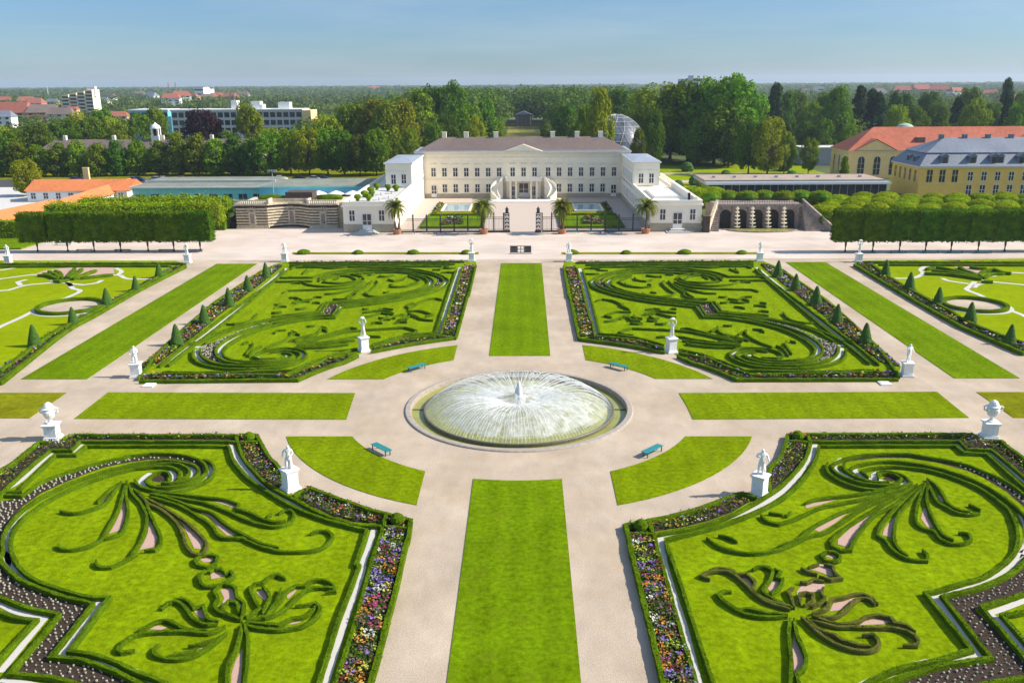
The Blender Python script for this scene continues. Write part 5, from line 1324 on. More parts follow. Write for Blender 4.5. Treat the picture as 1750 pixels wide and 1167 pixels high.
for k, x in enumerate((-4.2, -1.0, 2.3, 5.6)):
    sh = MB()
    for j in range(6):
        rr = .42 + .07 * (5 - j)
        sh.lathe([(.12, 0), (rr * .7, .18), (rr, .38), (rr * .9, .42), (.16, .34), (.12, .72)], 9, (x, 3.6 + .12 * j, .3 + j * .74), jit=.08)
    sh.lathe([(.3, 0), (.35, .3)], 9, (x, 3.6, 0))
    sh.build('shell_column', M['trim'], cs)
for s in (-1, 1):
    st = MB()
    for k in range(14):
        x0 = (-12.3 + k * .28) if s < 0 else (15.2 - k * .42)
        x1 = (-8.5) if s < 0 else 9.5
        st.box(min(x0, x1), max(x0, x1), 1.2 + k * .28, 1.49 + k * .28, 0, .37 * (k + 1))
    st.build('stair', M['tuff'], cs)
    rw = MB()
    if s < 0: rw.v = [(-11.4, .4, 0), (-11.4, .4, 1.0), (-8.6, 5.2, 6.2), (-8.6, 5.2, 0), (-10.9, .3, 0), (-10.9, .3, 1.0), (-8.1, 5.1, 6.2), (-8.1, 5.1, 0)]
    else: rw.v = [(15.0, .6, 0), (15.0, .6, 1.0), (9.4, 5.2, 6.2), (9.4, 5.2, 0), (15.4, 1.0, 0), (15.4, 1.0, 1.0), (9.9, 5.5, 6.2), (9.9, 5.5, 0)]
    rw.f = [(0, 1, 2, 3), (7, 6, 5, 4), (1, 5, 6, 2), (0, 4, 5, 1)]
    rw.build('stair_wall', M['grotto' if s < 0 else 'tuff'], cs)
MB().box(-12.0, -10.7, -.2, 1.2, 0, 3.2).box(-12.1, -10.6, -.3, 1.3, 3.2, 3.4).build('pier', M['grotto_dark'], cs)
MB().prism([(x, 3.2 + (y - 3.2) * .5) for x, y in arc(1, 3.2, 7.5, 180, 360, 16)], 0, .25).build('pool_rim', M['tuff'], cs)
MB().sheet([(x, 3.2 + (y - 3.2) * .46) for x, y in arc(1, 3.2, 7.2, 180, 360, 16)], .26).build('pool_water', M['water'], cs)
MB().box(-8.5, 9.5, 9, 16, 0, 5.0).build('terrace_block', M['tuff'], cs)

# ------------------------------------------------------------------ neighbouring buildings
def building(name, loc, lab, cat='building', group=None): return empty(name, loc, 0, lab, cat, group)
# turquoise pavilions on the left
b = building('turquoise_hall', (-82.5, 224, 0), 'long flat roofed turquoise hall behind the left clipped trees')
MB().box(-17, 17, 0, 20, 0, 4.7).build('wall', M['turq'], b)
MB().box(-17.6, 17.6, -.6, 20.6, 4.7, 5.05).build('fascia', M['white'], b)
MB().box(-17.2, 17.2, -.2, 9, 5.06, 5.12).box(-17.2, 17.2, 9.6, 20.2, 5.06, 5.5).build('roof', M['flat_roof'], b)
MB().box(-17.3, 17.3, 9.0, 9.5, 5.06, 5.75).build('roof_edge', M['concrete'], b)
for k in range(9): window(b, -15 + k * 3.75, -.004, .6, 2.2, 2.6, fm='turq')
b = building('blue_hall', (-51.5, 221, 0), 'flat roofed blue turquoise hall directly left of the palace wing')
MB().box(-14.6, 13.4, 0, 19, 0, 5.0).build('wall', M['turqblue'], b)
MB().box(-14.9, 13.7, -.3, 19.3, 5.0, 5.25).build('fascia', M['turq'], b)
MB().box(-14.6, 13.4, 0, 19, 5.26, 5.32).build('roof', M['flat_roof'], b)
MB().box(-5, 11, -.3, -.01, 2.5, 3.6).build('canopy', M['iron'], b)
for k in range(4): window(b, -11 + k * 5.5, -.004, .5, 2.4, 1.9, fm='turq')
def parasol(x, y, z, lab):
    r = empty('parasol', (x, y, z), label=lab, cat='parasol', group='white parasols on the grotto terrace')
    MB().lathe([(2.1, 2.5), (2.08, 2.55), (1.1, 3.0), (0, 3.35)], 8).build('canopy', M['white'], r)
    MB().tube([(0, 0, 0), (0, 0, 3.4)], .04, 6).build('pole', M['iron'], r)
    MB().cbox(0, 0, .06, .9, .9, .12).build('base', M['concrete'], r)
struct('terrace', MB().box(-62, -38, 202.01, 220.8, .01, 2.0), M['concrete'])
for i, x in enumerate((510, 538, 568, 597)):
    X, _ = at_depth(x, 212)
    parasol(X, 212, 2.0, f'open white parasol before the blue hall, {ORD[i]} from the left')
r = empty('lamp_post', (at_depth(453, 200)[0], 203, 0), label='slim double headed lamp post behind the grotto wall', cat='lamp post')
MB().tube([(0, 0, 0), (0, 0, 11)], .09, 6).build('pole', M['zinc'], r)
for s in (-1, 1): MB().cbox(s * .6, 0, 11, 1.0, .4, .18).build('lamp_head', M['zinc'], r)
# orange roofed sheds, far left
def shed(x0, x1, y0, y1, h, hr, lab, rz=0.0, mt='orange_roof', wm='white', wins=0, name='shed'):
    b = building(name, ((x0 + x1) / 2, (y0 + y1) / 2, 0), lab); b.rotation_euler = (0, 0, rz)
    L, W = (x1 - x0) / 2, (y1 - y0) / 2
    MB().box(-L, L, -W, W, 0, h).build('wall', M[wm], b)
    m_ = MB(); o = .5
    m_.v = [(-L - o, -W - o, h - .1), (L + o, -W - o, h - .1), (L + o, W + o, h - .1), (-L - o, W + o, h - .1), (-L - o, 0, hr), (L + o, 0, hr)]
    m_.f = [(0, 1, 5, 4), (2, 3, 4, 5), (1, 2, 5), (3, 0, 4), (3, 2, 1, 0)]
    m_.build('roof', M[mt], b)
    for k in range(wins): window(b, -L + (k + .5) * 2 * L / wins, -W - .004, .8, 1.2, 1.5)
    return b
def px_at(x, y, z): return G(x, y, z)
p = px_at(45, 326, 3.0)
shed(p.x, p.x + 27, p.y, p.y + 11, 3.0, 5.4, 'orange roofed pavilion with glazed front at the far left', 0, wins=8, name='pavilion')
a, b_ = px_at(105, 352, 2.7), px_at(222, 314, 2.7)
L = (b_ - a).length
shed((a.x + b_.x) / 2 - L / 2, (a.x + b_.x) / 2 + L / 2, (a.y + b_.y) / 2 - 2.2, (a.y + b_.y) / 2 + 2.2, 2.4, 4.3, 'long narrow orange roofed range behind the left clipped trees', math.atan2(b_.y - a.y, b_.x - a.x))
a, b_ = px_at(-60, 385, 2.7), px_at(92, 352, 2.7)
L = (b_ - a).length
shed((a.x + b_.x) / 2 - L / 2, (a.x + b_.x) / 2 + L / 2, (a.y + b_.y) / 2 - 2.2, (a.y + b_.y) / 2 + 2.2, 2.4, 4.3, 'low orange roofed range running out at the left edge', math.atan2(b_.y - a.y, b_.x - a.x))
# flat glass pavilion on the right
b = building('glass_pavilion', (71.5, 231, 0), 'long flat pavilion with pale fascia and glass front behind the right clipped trees')
MB().box(-23, 23, 0, 17, 0, 4.2).build('wall', M['glass'], b)
MB().box(-23.8, 23.8, -.8, 17.6, 4.2, 4.75).build('fascia', M['zinc'], b)
MB().box(-23.9, 23.9, -.9, -.801, 4.25, 4.6).build('light_strip', M['white'], b)
MB().box(-23.5, 23.5, 2.5, 17.2, 4.76, 5.1).build('roof', M['beige_roof'], b)
ml = MB()
for k in range(24): ml.box(-23 + k * 2 - .06, -23 + k * 2 + .06, -.1, -.01, 0, 4.2)
ml.build('mullions', M['zinc'], b)
for k in range(8): MB().cbox(-20 + k * 5.6, 9, 5.35, .7, .7, .5).build('roof_vent', M['zinc'], b)

# gallery: yellow with slate mansard
GX, GY = 104.0, 234.0
gal = building('gallery_building', (GX, GY, 0), 'long yellow two storey gallery with grey slate mansard roof and dormers on the right')
MB().box(0, 66, 0, 18, 0, 8.0).build('wall', M['yellow'], gal)
MB().box(-.35, 66.3, -.35, 18.3, 8.0, 8.4).build('cornice', M['trim'], gal)
MB().box(-.06, 11, -.08, -.003, 3.9, 4.15).box(11, 66, -.08, -.003, 3.95, 4.1).build('string_course', M['sand'], gal)
ms = MB()
o0, i1, i2 = .5, 2.4, 0
ms.v = [(-o0, -o0, 8.4), (66.5, -o0, 8.4), (66.5, 18.5, 8.4), (-o0, 18.5, 8.4), (i1, i1, 11.6), (64, i1, 11.6), (64, 15.6, 11.6), (i1, 15.6, 11.6)]
ms.f = [(0, 1, 5, 4), (1, 2, 6, 5), (2, 3, 7, 6), (3, 0, 4, 7)]
ms.build('lower_roof', M['slate'], gal)
hip_roof(MB(), 2.4, 64, 2.4, 15.6, 11.72, 15.2, 7.0, .25).build('upper_roof', M['slate'], gal)
MB().box(2.1, 64.3, 2.1, 2.25, 11.6, 11.75).box(2.1, 2.25, 2.25, 15.8, 11.6, 11.75).build('roof_band', M['zinc'], gal)
for k in range(9):
    x = 8.5 + k * 6.2
    MB().box(x - .5, x + .5, 8.4, 9.6, 14.2, 16.0).build('chimney', M['slate'], gal)
dorm = [6.2] + [13.5 + k * 3.55 + (1.9 if k % 2 else 0) for k in range(13)]
for x in dorm:
    d = MB().box(x - .9, x + .9, .2, 3.4, 8.75, 10.9)
    d.v += [(x - 1.15, .0, 10.9), (x + 1.15, .0, 10.9), (x, .0, 11.6), (x - 1.15, 3.6, 10.9), (x + 1.15, 3.6, 10.9), (x, 3.6, 11.6)]
    b0_ = len(d.v) - 6; d.f += [(b0_, b0_ + 1, b0_ + 2), (b0_, b0_ + 2, b0_ + 5, b0_ + 3), (b0_ + 2, b0_ + 1, b0_ + 4, b0_ + 5)]
    do = d.build('dormer', M['slate'], gal)
    MB().box(x - .6, x + .6, .15, .198, 9.0, 10.6).build('pane', M['glass'], do)
for y in (5, 9): 
    do = MB().box(.3, 3, y - .7, y + .7, 8.9, 10.7).build('dormer', M['slate'], gal)
    MB().box(.25, .298, y - .45, y + .45, 9.1, 10.5).build('pane', M['glass'], do)
for k in range(3): window(gal, 2.6 + k * 3.3, -.004, 4.3, 1.5, 3.2, fm='sand')
for k in range(14):
    window(gal, 13.2 + k * 3.55, -.004, 4.7, 1.25, 2.2); window(gal, 13.2 + k * 3.55, -.004, .7, 1.35, 2.8)
for k in range(5): window(gal, -.004, 2.6 + k * 3.2, 4.3, 1.2, 3.0, face='left', fm='sand')

# orangery: ochre with red hipped roof
ora = building('orangery', (103, 284, 0), 'long ochre orangery with red tiled hipped roof behind the gallery')
MB().box(0, 95, 0, 16, 0, 8.4).build('wall', M['sand'], ora)
MB().box(-.3, 95.3, -.3, 16.3, 8.4, 8.75).build('cornice', M['trim'], ora)
hip_roof(MB(), 0, 95, 0, 16, 8.76, 15.6, 10.5, .5).build('roof', M['red_roof'], ora)
for gx, gw, gh in ((8.2, 6.6, 3.3), (58, 11, 4.8)):
    g = MB()
    ys = 8.5
    g.v = [(gx - gw, -.35, 8.76), (gx + gw, -.35, 8.76), (gx, -.35, 8.76 + gh), (gx - gw, ys, 8.76), (gx + gw, ys, 8.76), (gx, ys, 8.76 + gh)]
    g.v = g.v[:3]; g.f = [(0, 1, 2)]
    g.build('gable', M['sand'], ora)
    g2 = MB(); g2.v = [(gx - gw - .3, -.6, 8.78), (gx + gw + .3, -.6, 8.78), (gx, -.6, 9.0 + gh), (gx - gw - .3, ys, 8.78), (gx + gw + .3, ys, 8.78), (gx, ys, 9.0 + gh)]
    g2.f = [(0, 2, 5, 3), (2, 1, 4, 5)]
    g2.build('gable_roof', M['red_roof'], ora)
for k in range(9): window(ora, 4.2 + k * 5.0, -.004, 1.2, 2.2, 5.8, style='arch', fm='trim')
for k in range(3): window(ora, -.004, 3.2 + k * 4.6, 1.2, 1.6, 5.8, face='left', style='arch', fm='trim')
MB().box(22, 24.5, 2.2, 4.2, 9.5, 12.6).build('dormer', M['roof_brown'], ora)
cup = building('green_dome', (at_depth(1545, 330)[0], 330, 0), 'pale green copper dome behind the orangery roof')
MB().lathe([(3.4, 0), (3.4, 12.4)], 20).build('drum', M['sand'], cup)
MB().lathe([(3.6, 12.4), (3.3, 13.4), (2.3, 14.4), (1.1, 14.9), (0, 15.1)], 20).build('dome', mat('copper_green', (.32, .44, .36), scale=.5), cup)
# low glass ranges left of the orangery
b = building('greenhouse', (at_depth(1425, 330)[0], 330, 0), 'grey glass roofed greenhouse range beyond the orangery')
MB().box(-11, 22, 0, 10, 0, 6.2).build('wall', M['zinc'], b)
MB().box(-11.4, 22.4, -.4, 10.4, 6.2, 6.6).build('roof', M['concrete'], b)

# ------------------------------------------------------------------ trees
def leaf_cloud(centres, radii, n_each, size, shell=.6, upb=.35):
    """leaf-sized quads in the outer part of every clump"""
    out = []
    for c, r_, n in zip(centres, radii, n_each):
        d = rng.normal(size=(n, 3)); d /= np.linalg.norm(d, axis=1)[:, None]
        rr = np.asarray(r_) if np.ndim(r_) else np.array([r_, r_, r_])
        p = np.asarray(c) + d * rr * (shell + (1 - shell) * rng.random((n, 1)) ** .6)
        nrm = d + rng.normal(size=(n, 3)) * .55 + np.array([0, 0, upb]); nrm /= np.linalg.norm(nrm, axis=1)[:, None]
        t = np.cross(nrm, rng.normal(size=(n, 3))); t /= np.linalg.norm(t, axis=1)[:, None]
        b = np.cross(nrm, t); s = (size * rng.uniform(.6, 1.35, n))[:, None]
        out.append(np.stack([p - t * s, p - b * s * .62, p + t * s, p + b * s * .62], 1).reshape(-1, 3))
    return np.concatenate(out)

def crown_shape(kind, u, v):
    a = 2 * math.pi * u
    if kind == 'round': z = .16 + .80 * v; r_ = .5 * math.sin(math.pi * (.08 + .86 * v)) ** .65
    elif kind == 'ovate': z = .10 + .88 * v; r_ = .36 * math.sin(math.pi * (.10 + .84 * v ** .8)) ** .7
    elif kind == 'conifer': z = .08 + .9 * v; r_ = .26 * (1 - v) ** .75 + .015
    else: z = .14 + .8 * v; r_ = .5 * math.sin(math.pi * (.06 + .82 * v)) ** .55 * (1.0 + .15 * math.sin(3 * a))
    return a, z, r_

PROTO = {}
def proto(kind, lf, seed, dens=1.0):
    key = (kind, lf, seed)
    if key in PROTO: return PROTO[key]
    rnd = random.Random(hash(kind) % 100 + seed * 13)
    cs, rs, ns = [], [], []
    for k in range(int(64 * (1.35 if dens > 1 else 1))):
        a, z, r_ = crown_shape(kind, rnd.random(), rnd.random())
        f = rnd.uniform(.55, .92)
        cr = rnd.uniform(.075, .135) if kind != 'conifer' else rnd.uniform(.05, .085)
        cs.append((r_ * f * math.cos(a), r_ * f * math.sin(a), z)); rs.append((cr * 1.15, cr * 1.15, cr)); ns.append(int(52 * dens))
    size = .033 / math.sqrt(dens)
    crown = np_mesh('crown', leaf_cloud(cs, rs, ns, size), 4, M[lf])
    t = MB()
    t.tube([(0, 0, -.01), (.004, 0, .1), (0, .004, .3), (.006, 0, .62)], [.030, .022, .017, .006], 7)
    if kind != 'conifer':
        for k in range(7):
            a = k * 2.4; z0 = .16 + .05 * k
            e = .26 if kind == 'round' else .2
            t.tube([(0, 0, z0), (e * .5 * math.cos(a), e * .5 * math.sin(a), z0 + .12), (e * math.cos(a), e * math.sin(a), z0 + .24)], [.012, .008, .003], 5)
    trunk = t.mesh('trunk', M['bark'])
    PROTO[key] = (crown, trunk)
    return PROTO[key]

TN = {}
def tree(x, Y, ytop, wpx, kind, lf, group, desc, dens=1.0, base=None):
    X, h = at_depth(x, Y, ytop)
    h = max(4, h)
    wid = wpx / F_PX * Y * 1.02
    k = TN.get(group, 0); TN[group] = k + 1
    crown, trunk = proto(kind, lf, k % 3, dens)
    nat = {'round': 1.1, 'ovate': .80, 'conifer': .55, 'spread': 1.12}[kind]
    r = empty('conifer_tree' if kind == 'conifer' else 'broadleaf_tree', (X, Y, -.02), random.uniform(0, 6.28), desc, 'tree', group, (wid / nat, wid / nat, h))
    link('crown', crown, parent=r); link('trunk', trunk, parent=r)
    return r

def nth(i):
    if i < 20: return ORD[i]
    t, o = divmod(i, 10)
    w_ = ['twenty', 'thirty', 'forty', 'fifty', 'sixty', 'seventy', 'eighty', 'ninety'][t - 2]
    return w_ + ('-' + ORD[o - 1] if o else 'th')

# left avenue (front row and the row behind it)
for i, (x, yt, wd_) in enumerate(((-6, 232, 52), (27, 246, 44), (60, 250, 40), (95, 247, 42), (128, 243, 42), (165, 247, 42), (198, 243, 42), (231, 242, 42), (270, 243, 42), (301, 236, 46), (334, 232, 48), (366, 240, 48), (399, 238, 50), (428, 240, 48))):
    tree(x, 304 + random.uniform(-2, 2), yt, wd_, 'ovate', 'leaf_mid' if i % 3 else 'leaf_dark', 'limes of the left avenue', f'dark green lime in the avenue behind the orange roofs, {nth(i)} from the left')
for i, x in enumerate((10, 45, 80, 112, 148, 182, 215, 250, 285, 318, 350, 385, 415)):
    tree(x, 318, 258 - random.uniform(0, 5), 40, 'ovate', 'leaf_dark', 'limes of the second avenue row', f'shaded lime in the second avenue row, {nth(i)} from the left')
for i, (x, Y, yt, wd_, kd, lf) in enumerate(((458, 303, 226, 66, 'round', 'leaf_mid'), (492, 308, 224, 64, 'round', 'leaf_mid'), (524, 303, 222, 60, 'round', 'leaf_light'), (556, 305, 222, 62, 'round', 'leaf_mid'), (585, 302, 226, 58, 'round', 'leaf_mid'),
        (612, 300, 232, 52, 'round', 'leaf_dark'), (640, 300, 224, 54, 'round', 'leaf_mid'), (668, 305, 236, 46, 'round', 'leaf_mid'), (475, 335, 221, 62, 'round', 'leaf_light'), (556, 345, 200, 70, 'round', 'leaf_light'),
        (600, 355, 180, 82, 'round', 'leaf_light'), (640, 350, 176, 70, 'ovate', 'leaf_light'), (660, 340, 182, 62, 'ovate', 'leaf_mid'), (688, 345, 176, 56, 'ovate', 'leaf_light'), (715, 380, 158, 62, 'ovate', 'leaf_mid'),
        (740, 400, 152, 70, 'round', 'leaf_dark'), (740, 330, 212, 44, 'round', 'leaf_dark'), (772, 420, 143, 66, 'round', 'leaf_mid'), (800, 380, 182, 60, 'round', 'leaf_mid'), (830, 420, 172, 44, 'ovate', 'leaf_mid'), (812, 350, 200, 40, 'round', 'leaf_light'),
        (700, 318, 222, 42, 'round', 'leaf_mid'), (762, 360, 196, 50, 'round', 'leaf_dark'))):
    tree(x, Y, yt, wd_, kd, lf, 'park trees left of the palace', f'{"yellow green" if lf == "leaf_light" else "green" if lf == "leaf_mid" else "dark green"} park tree left of the palace, {nth(i)} of the clump', 1.6)
for i, (x, Y, yt, wd_, kd, lf) in enumerate(((342, 350, 190, 82, 'round', 'leaf_copper'),)):
    tree(x, Y, yt, wd_, kd, lf, 'copper beech', 'dark purple copper beech before the long glazed block', 1.6)
tree(421, 352, 180, 62, 'round', 'leaf_light', 'yellow green tree', 'rounded yellow green tree right of the purple beech', 1.6)
tree(38, 248, 275, 56, 'round', 'leaf_light', 'front lone tree', 'bright green tree standing alone at the corner of the orange roofed pavilion', 1.4)
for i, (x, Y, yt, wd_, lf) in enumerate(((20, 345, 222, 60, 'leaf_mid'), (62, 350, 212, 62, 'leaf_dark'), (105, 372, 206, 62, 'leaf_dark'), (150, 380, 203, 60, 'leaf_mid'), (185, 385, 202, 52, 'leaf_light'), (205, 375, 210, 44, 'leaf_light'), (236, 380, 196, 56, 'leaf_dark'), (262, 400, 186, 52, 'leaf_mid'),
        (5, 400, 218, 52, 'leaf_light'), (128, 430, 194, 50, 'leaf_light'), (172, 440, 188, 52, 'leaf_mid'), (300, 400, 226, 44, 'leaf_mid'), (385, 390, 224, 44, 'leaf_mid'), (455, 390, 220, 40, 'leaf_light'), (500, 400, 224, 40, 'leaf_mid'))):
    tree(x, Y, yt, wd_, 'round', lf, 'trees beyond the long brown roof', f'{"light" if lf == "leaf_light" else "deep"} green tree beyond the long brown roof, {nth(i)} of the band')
# vista behind the palace
for i in range(7):
    for s in (-1, 1):
        Y = 395 + i * 22
        X = s * (10.5 + .55 * i)
        x_ = PW / 2 + F_PX * (X - CAM_X) / Y + 21
        r = tree(x_, Y, 226 - i * 4.2, 20, 'ovate', 'leaf_mid' if s < 0 else 'leaf_dark', 'vista trees', f'small tree lining the {"left" if s < 0 else "right"} side of the grass vista, {nth(i)} from the palace')
for i, (x, Y, yt, wd_, kd, lf) in enumerate(((968, 400, 180, 52, 'round', 'leaf_mid'), (1000, 330, 182, 40, 'round', 'leaf_mid'), (1026, 306, 158, 50, 'ovate', 'leaf_light'), (1062, 430, 160, 62, 'ovate', 'leaf_mid'), (1090, 440, 168, 54, 'ovate', 'leaf_light'),
        (1128, 350, 148, 120, 'round', 'leaf_mid'), (1182, 345, 141, 122, 'round', 'leaf_mid'), (1228, 340, 137, 116, 'round', 'leaf_mid'), (1262, 335, 133, 116, 'round', 'leaf_mid'), (1150, 362, 160, 110, 'round', 'leaf_mid'), (1205, 352, 160, 120, 'round', 'leaf_mid'), (1245, 330, 170, 100, 'round', 'leaf_mid'), (1118, 312, 190, 46, 'round', 'leaf_dark'), (1092, 308, 222, 30, 'round', 'leaf_mid'),
        (1285, 300, 205, 58, 'round', 'leaf_mid'), (1318, 296, 204, 70, 'round', 'leaf_light'), (1345, 300, 228, 40, 'round', 'leaf_light'), (1386, 300, 238, 34, 'round', 'leaf_light'), (1200, 330, 205, 80, 'round', 'leaf_dark'), (1250, 325, 200, 80, 'round', 'leaf_dark'))):
    tree(x, Y, yt, wd_, kd, lf, 'park trees right of the palace', f'{"massive" if wd_ > 95 else "smaller"} {"yellow green" if lf == "leaf_light" else "green" if lf == "leaf_mid" else "dark green"} park tree right of the palace, {nth(i)} of the clump', 2.2 if wd_ > 95 else 1.4)
for i, (x, Y, yt, wd_, kd, lf) in enumerate(((1328, 420, 145, 44, 'conifer', 'leaf_conifer'), (1345, 440, 160, 40, 'ovate', 'leaf_dark'), (1390, 410, 176, 56, 'round', 'leaf_mid'), (1436, 400, 155, 56, 'ovate', 'leaf_mid'), (1472, 420, 150, 40, 'conifer', 'leaf_conifer'), (1492, 425, 154, 40, 'conifer', 'leaf_conifer'),
        (1505, 420, 160, 36, 'conifer', 'leaf_conifer'), (1535, 390, 182, 50, 'round', 'leaf_light'), (1570, 400, 186, 48, 'round', 'leaf_mid'), (1605, 410, 178, 44, 'round', 'leaf_dark'), (1640, 420, 168, 36, 'conifer', 'leaf_conifer'), (1672, 390, 172, 56, 'round', 'leaf_light'), (1726, 400, 160, 30, 'conifer', 'leaf_conifer'),
        (1745, 390, 178, 50, 'round', 'leaf_mid'), (1700, 420, 178, 46, 'round', 'leaf_dark'), (1725, 480, 136, 34, 'conifer', 'leaf_conifer'), (1590, 470, 160, 50, 'round', 'leaf_dark'), (1540, 480, 158, 50, 'round', 'leaf_dark'), (1360, 480, 158, 52, 'round', 'leaf_dark'), (1415, 480, 160, 50, 'round', 'leaf_mid'), (1380, 370, 208, 42, 'round', 'leaf_dark'), (1410, 365, 206, 40, 'round', 'leaf_mid'),
        (1660, 480, 152, 50, 'round', 'leaf_dark'), (1760, 470, 150, 50, 'round', 'leaf_mid'), (1450, 350, 214, 36, 'round', 'leaf_mid'))):
    tree(x, Y, yt, wd_, kd, lf, 'trees beyond the red roof', f'{"dark conifer" if kd == "conifer" else "broad green tree"} beyond the orangery and its garden, {nth(i)} of the belt')
tree(1445, 262, 268, 22, 'conifer', 'leaf_mid', 'orangery conifer', 'small feathery conifer before the arched orangery windows')

# far woods: one mass per belt, made of many small crowns
def woodland(name, label, pts, lf, n, size):
    cs, rs, ns = [], [], []
    for X, Y, h, r_ in pts:
        for _ in range(3):
            cs.append((X + random.uniform(-.45, .45) * r_, Y + random.uniform(-.45, .45) * r_, h * random.uniform(.42, .72)))
            rs.append((r_ * random.uniform(.5, .8), r_ * random.uniform(.5, .8), h * random.uniform(.25, .36))); ns.append(n)
    me = np_mesh(name, leaf_cloud(cs, rs, ns, size, .7, .6), 4, M[lf])
    return tag(link(name, me), label, 'woodland', kind='stuff')
def keep(X, Y):
    if abs(X) < 15 and Y < 650: return False
    if abs(X) < 70 and 380 < Y < 520 : return abs(X) > 22
    return True
pts = []
for _ in range(900):                      # tall wood closing the vista
    Y = random.uniform(520, 760); X = random.uniform(-105, 95)
    if keep(X, Y): pts.append((X, Y, random.uniform(22, 29) * (1 if abs(X) < 75 else .85), random.uniform(6, 9)))
woodland('woodland', 'tall dark wood closing the vista behind the palace', pts, 'leaf_far', 60, .95)
pts = []
for _ in range(1500):
    Y = random.uniform(400, 900); X = random.uniform(-.66, .66) * Y
    if -235 < X < -95 and 380 < Y < 560: continue
    if not keep(X, Y) or abs(X) < 100: continue
    pts.append((X, Y, random.uniform(10, 17) if X > -130 else random.uniform(6, 9), random.uniform(5, 8)))
for _ in range(420):
    Y = random.uniform(380, 520); X = random.uniform(22, 105) * random.choice((-1, 1))
    pts.append((X, Y, random.uniform(9, 15) + (4 if X > 0 else 2), random.uniform(4, 6)))
woodland('woodland', 'nearer belt of mixed woodland across the town edge', pts, 'leaf_far', 36, .9)
pts = [(random.uniform(-.66, .66) * Y, Y, 7 + 11 * random.random() ** 2, random.uniform(8, 14)) for Y in (900 + 1700 * random.random() for _ in range(3600))]
woodland('woodland', 'hazy woodland between the distant houses', pts, 'leaf_far', 16, 1.9)
pts = [(random.uniform(-.68, .68) * Y, Y, random.uniform(13, 19), random.uniform(22, 40)) for Y in (2500 + 3600 * random.random() for _ in range(3600))]
woodland('woodland', 'blue far woodland along the horizon', pts, 'leaf_far', 9, 6.0)

# ------------------------------------------------------------------ clipped tree rows
def clip_tree_mesh(wx, wy, z0, z1, n, lf, size, round_=False, shag=.10):
    """clipped crown: dark inner volume and leaf cards over its faces"""
    out = []
    if round_:
        cs = [((0, 0, (z0 + z1) / 2))]; out.append(leaf_cloud(cs, [(wx / 2, wy / 2, (z1 - z0) / 2)], [n], size, .86, .3))
    else:
        ar = [wx * (z1 - z0), wx * (z1 - z0), wy * (z1 - z0), wy * (z1 - z0), wx * wy, wx * wy]
        tot = sum(ar)
        for k, a in enumerate(ar):
            m_ = int(n * a / tot); u = rng.uniform(-.5, .5, (m_, 2)); j = rng.normal(0, shag, m_)
            nr = np.array([(0, -1, 0), (0, 1, 0), (-1, 0, 0), (1, 0, 0), (0, 0, 1), (0, 0, -1)][k], float)
            zc, zh = (z0 + z1) / 2, z1 - z0
            if k < 2: p = np.stack([u[:, 0] * wx, nr[1] * wy / 2 + j, zc + u[:, 1] * zh], 1)
            elif k < 4: p = np.stack([nr[0] * wx / 2 + j, u[:, 0] * wy, zc + u[:, 1] * zh], 1)
            else: p = np.stack([u[:, 0] * wx, u[:, 1] * wy, (z1 if k == 4 else z0) + j], 1)
            nn = nr + rng.normal(size=(m_, 3)) * .55; nn /= np.linalg.norm(nn, axis=1)[:, None]
            t = np.cross(nn, rng.normal(size=(m_, 3))); t /= np.linalg.norm(t, axis=1)[:, None]; b = np.cross(nn, t)
            s = (size * rng.uniform(.6, 1.3, m_))[:, None]
            out.append(np.stack([p - t * s, p - b * s * .7, p + t * s, p + b * s * .7], 1).reshape(-1, 3))
    return np_mesh('crown', np.concatenate(out), 4, M[lf])
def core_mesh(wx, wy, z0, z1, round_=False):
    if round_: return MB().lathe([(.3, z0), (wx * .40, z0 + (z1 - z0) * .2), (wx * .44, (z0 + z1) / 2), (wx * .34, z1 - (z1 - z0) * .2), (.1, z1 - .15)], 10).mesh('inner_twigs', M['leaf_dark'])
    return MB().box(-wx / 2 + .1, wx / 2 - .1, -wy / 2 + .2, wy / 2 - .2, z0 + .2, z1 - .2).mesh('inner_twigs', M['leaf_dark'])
trunk_me = MB().tube([(0, 0, 0), (.02, 0, 1.2), (0, 0, 3.0)], [.24, .19, .17], 7).mesh('trunk', M['bark'])
def clip_row(xs, ybase, dx, ztop, label, group, lf='leaf_clip', wy=2.7, z0=2.05, rnd=False, wx=None, shag=.10):
    Xs = [G(x, ybase).x for x in xs]; Y = G(xs[len(xs) // 2], ybase).y
    wx = wx or (Xs[-1] - Xs[0]) / (len(Xs) - 1) + .12
    vers = [(clip_tree_mesh(wx, wy, z0, ztop, 2800, lf, .17, rnd, shag), core_mesh(wx, wy, z0, ztop, rnd)) for _ in range(3)]
    for i, X in enumerate(Xs):
        r = empty('clipped_tree', (X, Y + random.uniform(-.08, .08), .004), label=f'{label}, {nth(i)} from the left', cat='clipped tree', group=group)
        c = link('crown', vers[i % 3][0], parent=r); link('inner_twigs', vers[i % 3][1], parent=c); link('trunk', trunk_me, parent=r)
        r.scale = (1, 1, random.uniform(.985, 1.02))
clip_row([73 - 7, 117, 162, 207, 253, 297, 342], 430, 4.4, 7.4, 'box clipped lime with bare trunk in the left front row', 'clipped limes in the left row')
clip_row([1443, 1490, 1536, 1581, 1625, 1671, 1717, 1763], 430, 4.4, 7.6, 'box clipped lime with bare trunk in the right front row', 'clipped limes in the right row')
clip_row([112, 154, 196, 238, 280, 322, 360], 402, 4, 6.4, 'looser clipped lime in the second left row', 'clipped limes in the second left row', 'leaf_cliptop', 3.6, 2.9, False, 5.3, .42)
clip_row([172, 222, 262, 302, 340, 372], 388, 4, 6.3, 'looser clipped lime in the third left row', 'clipped limes in the third left row', 'leaf_cliptop', 3.6, 2.9, False, 6.2, .42)
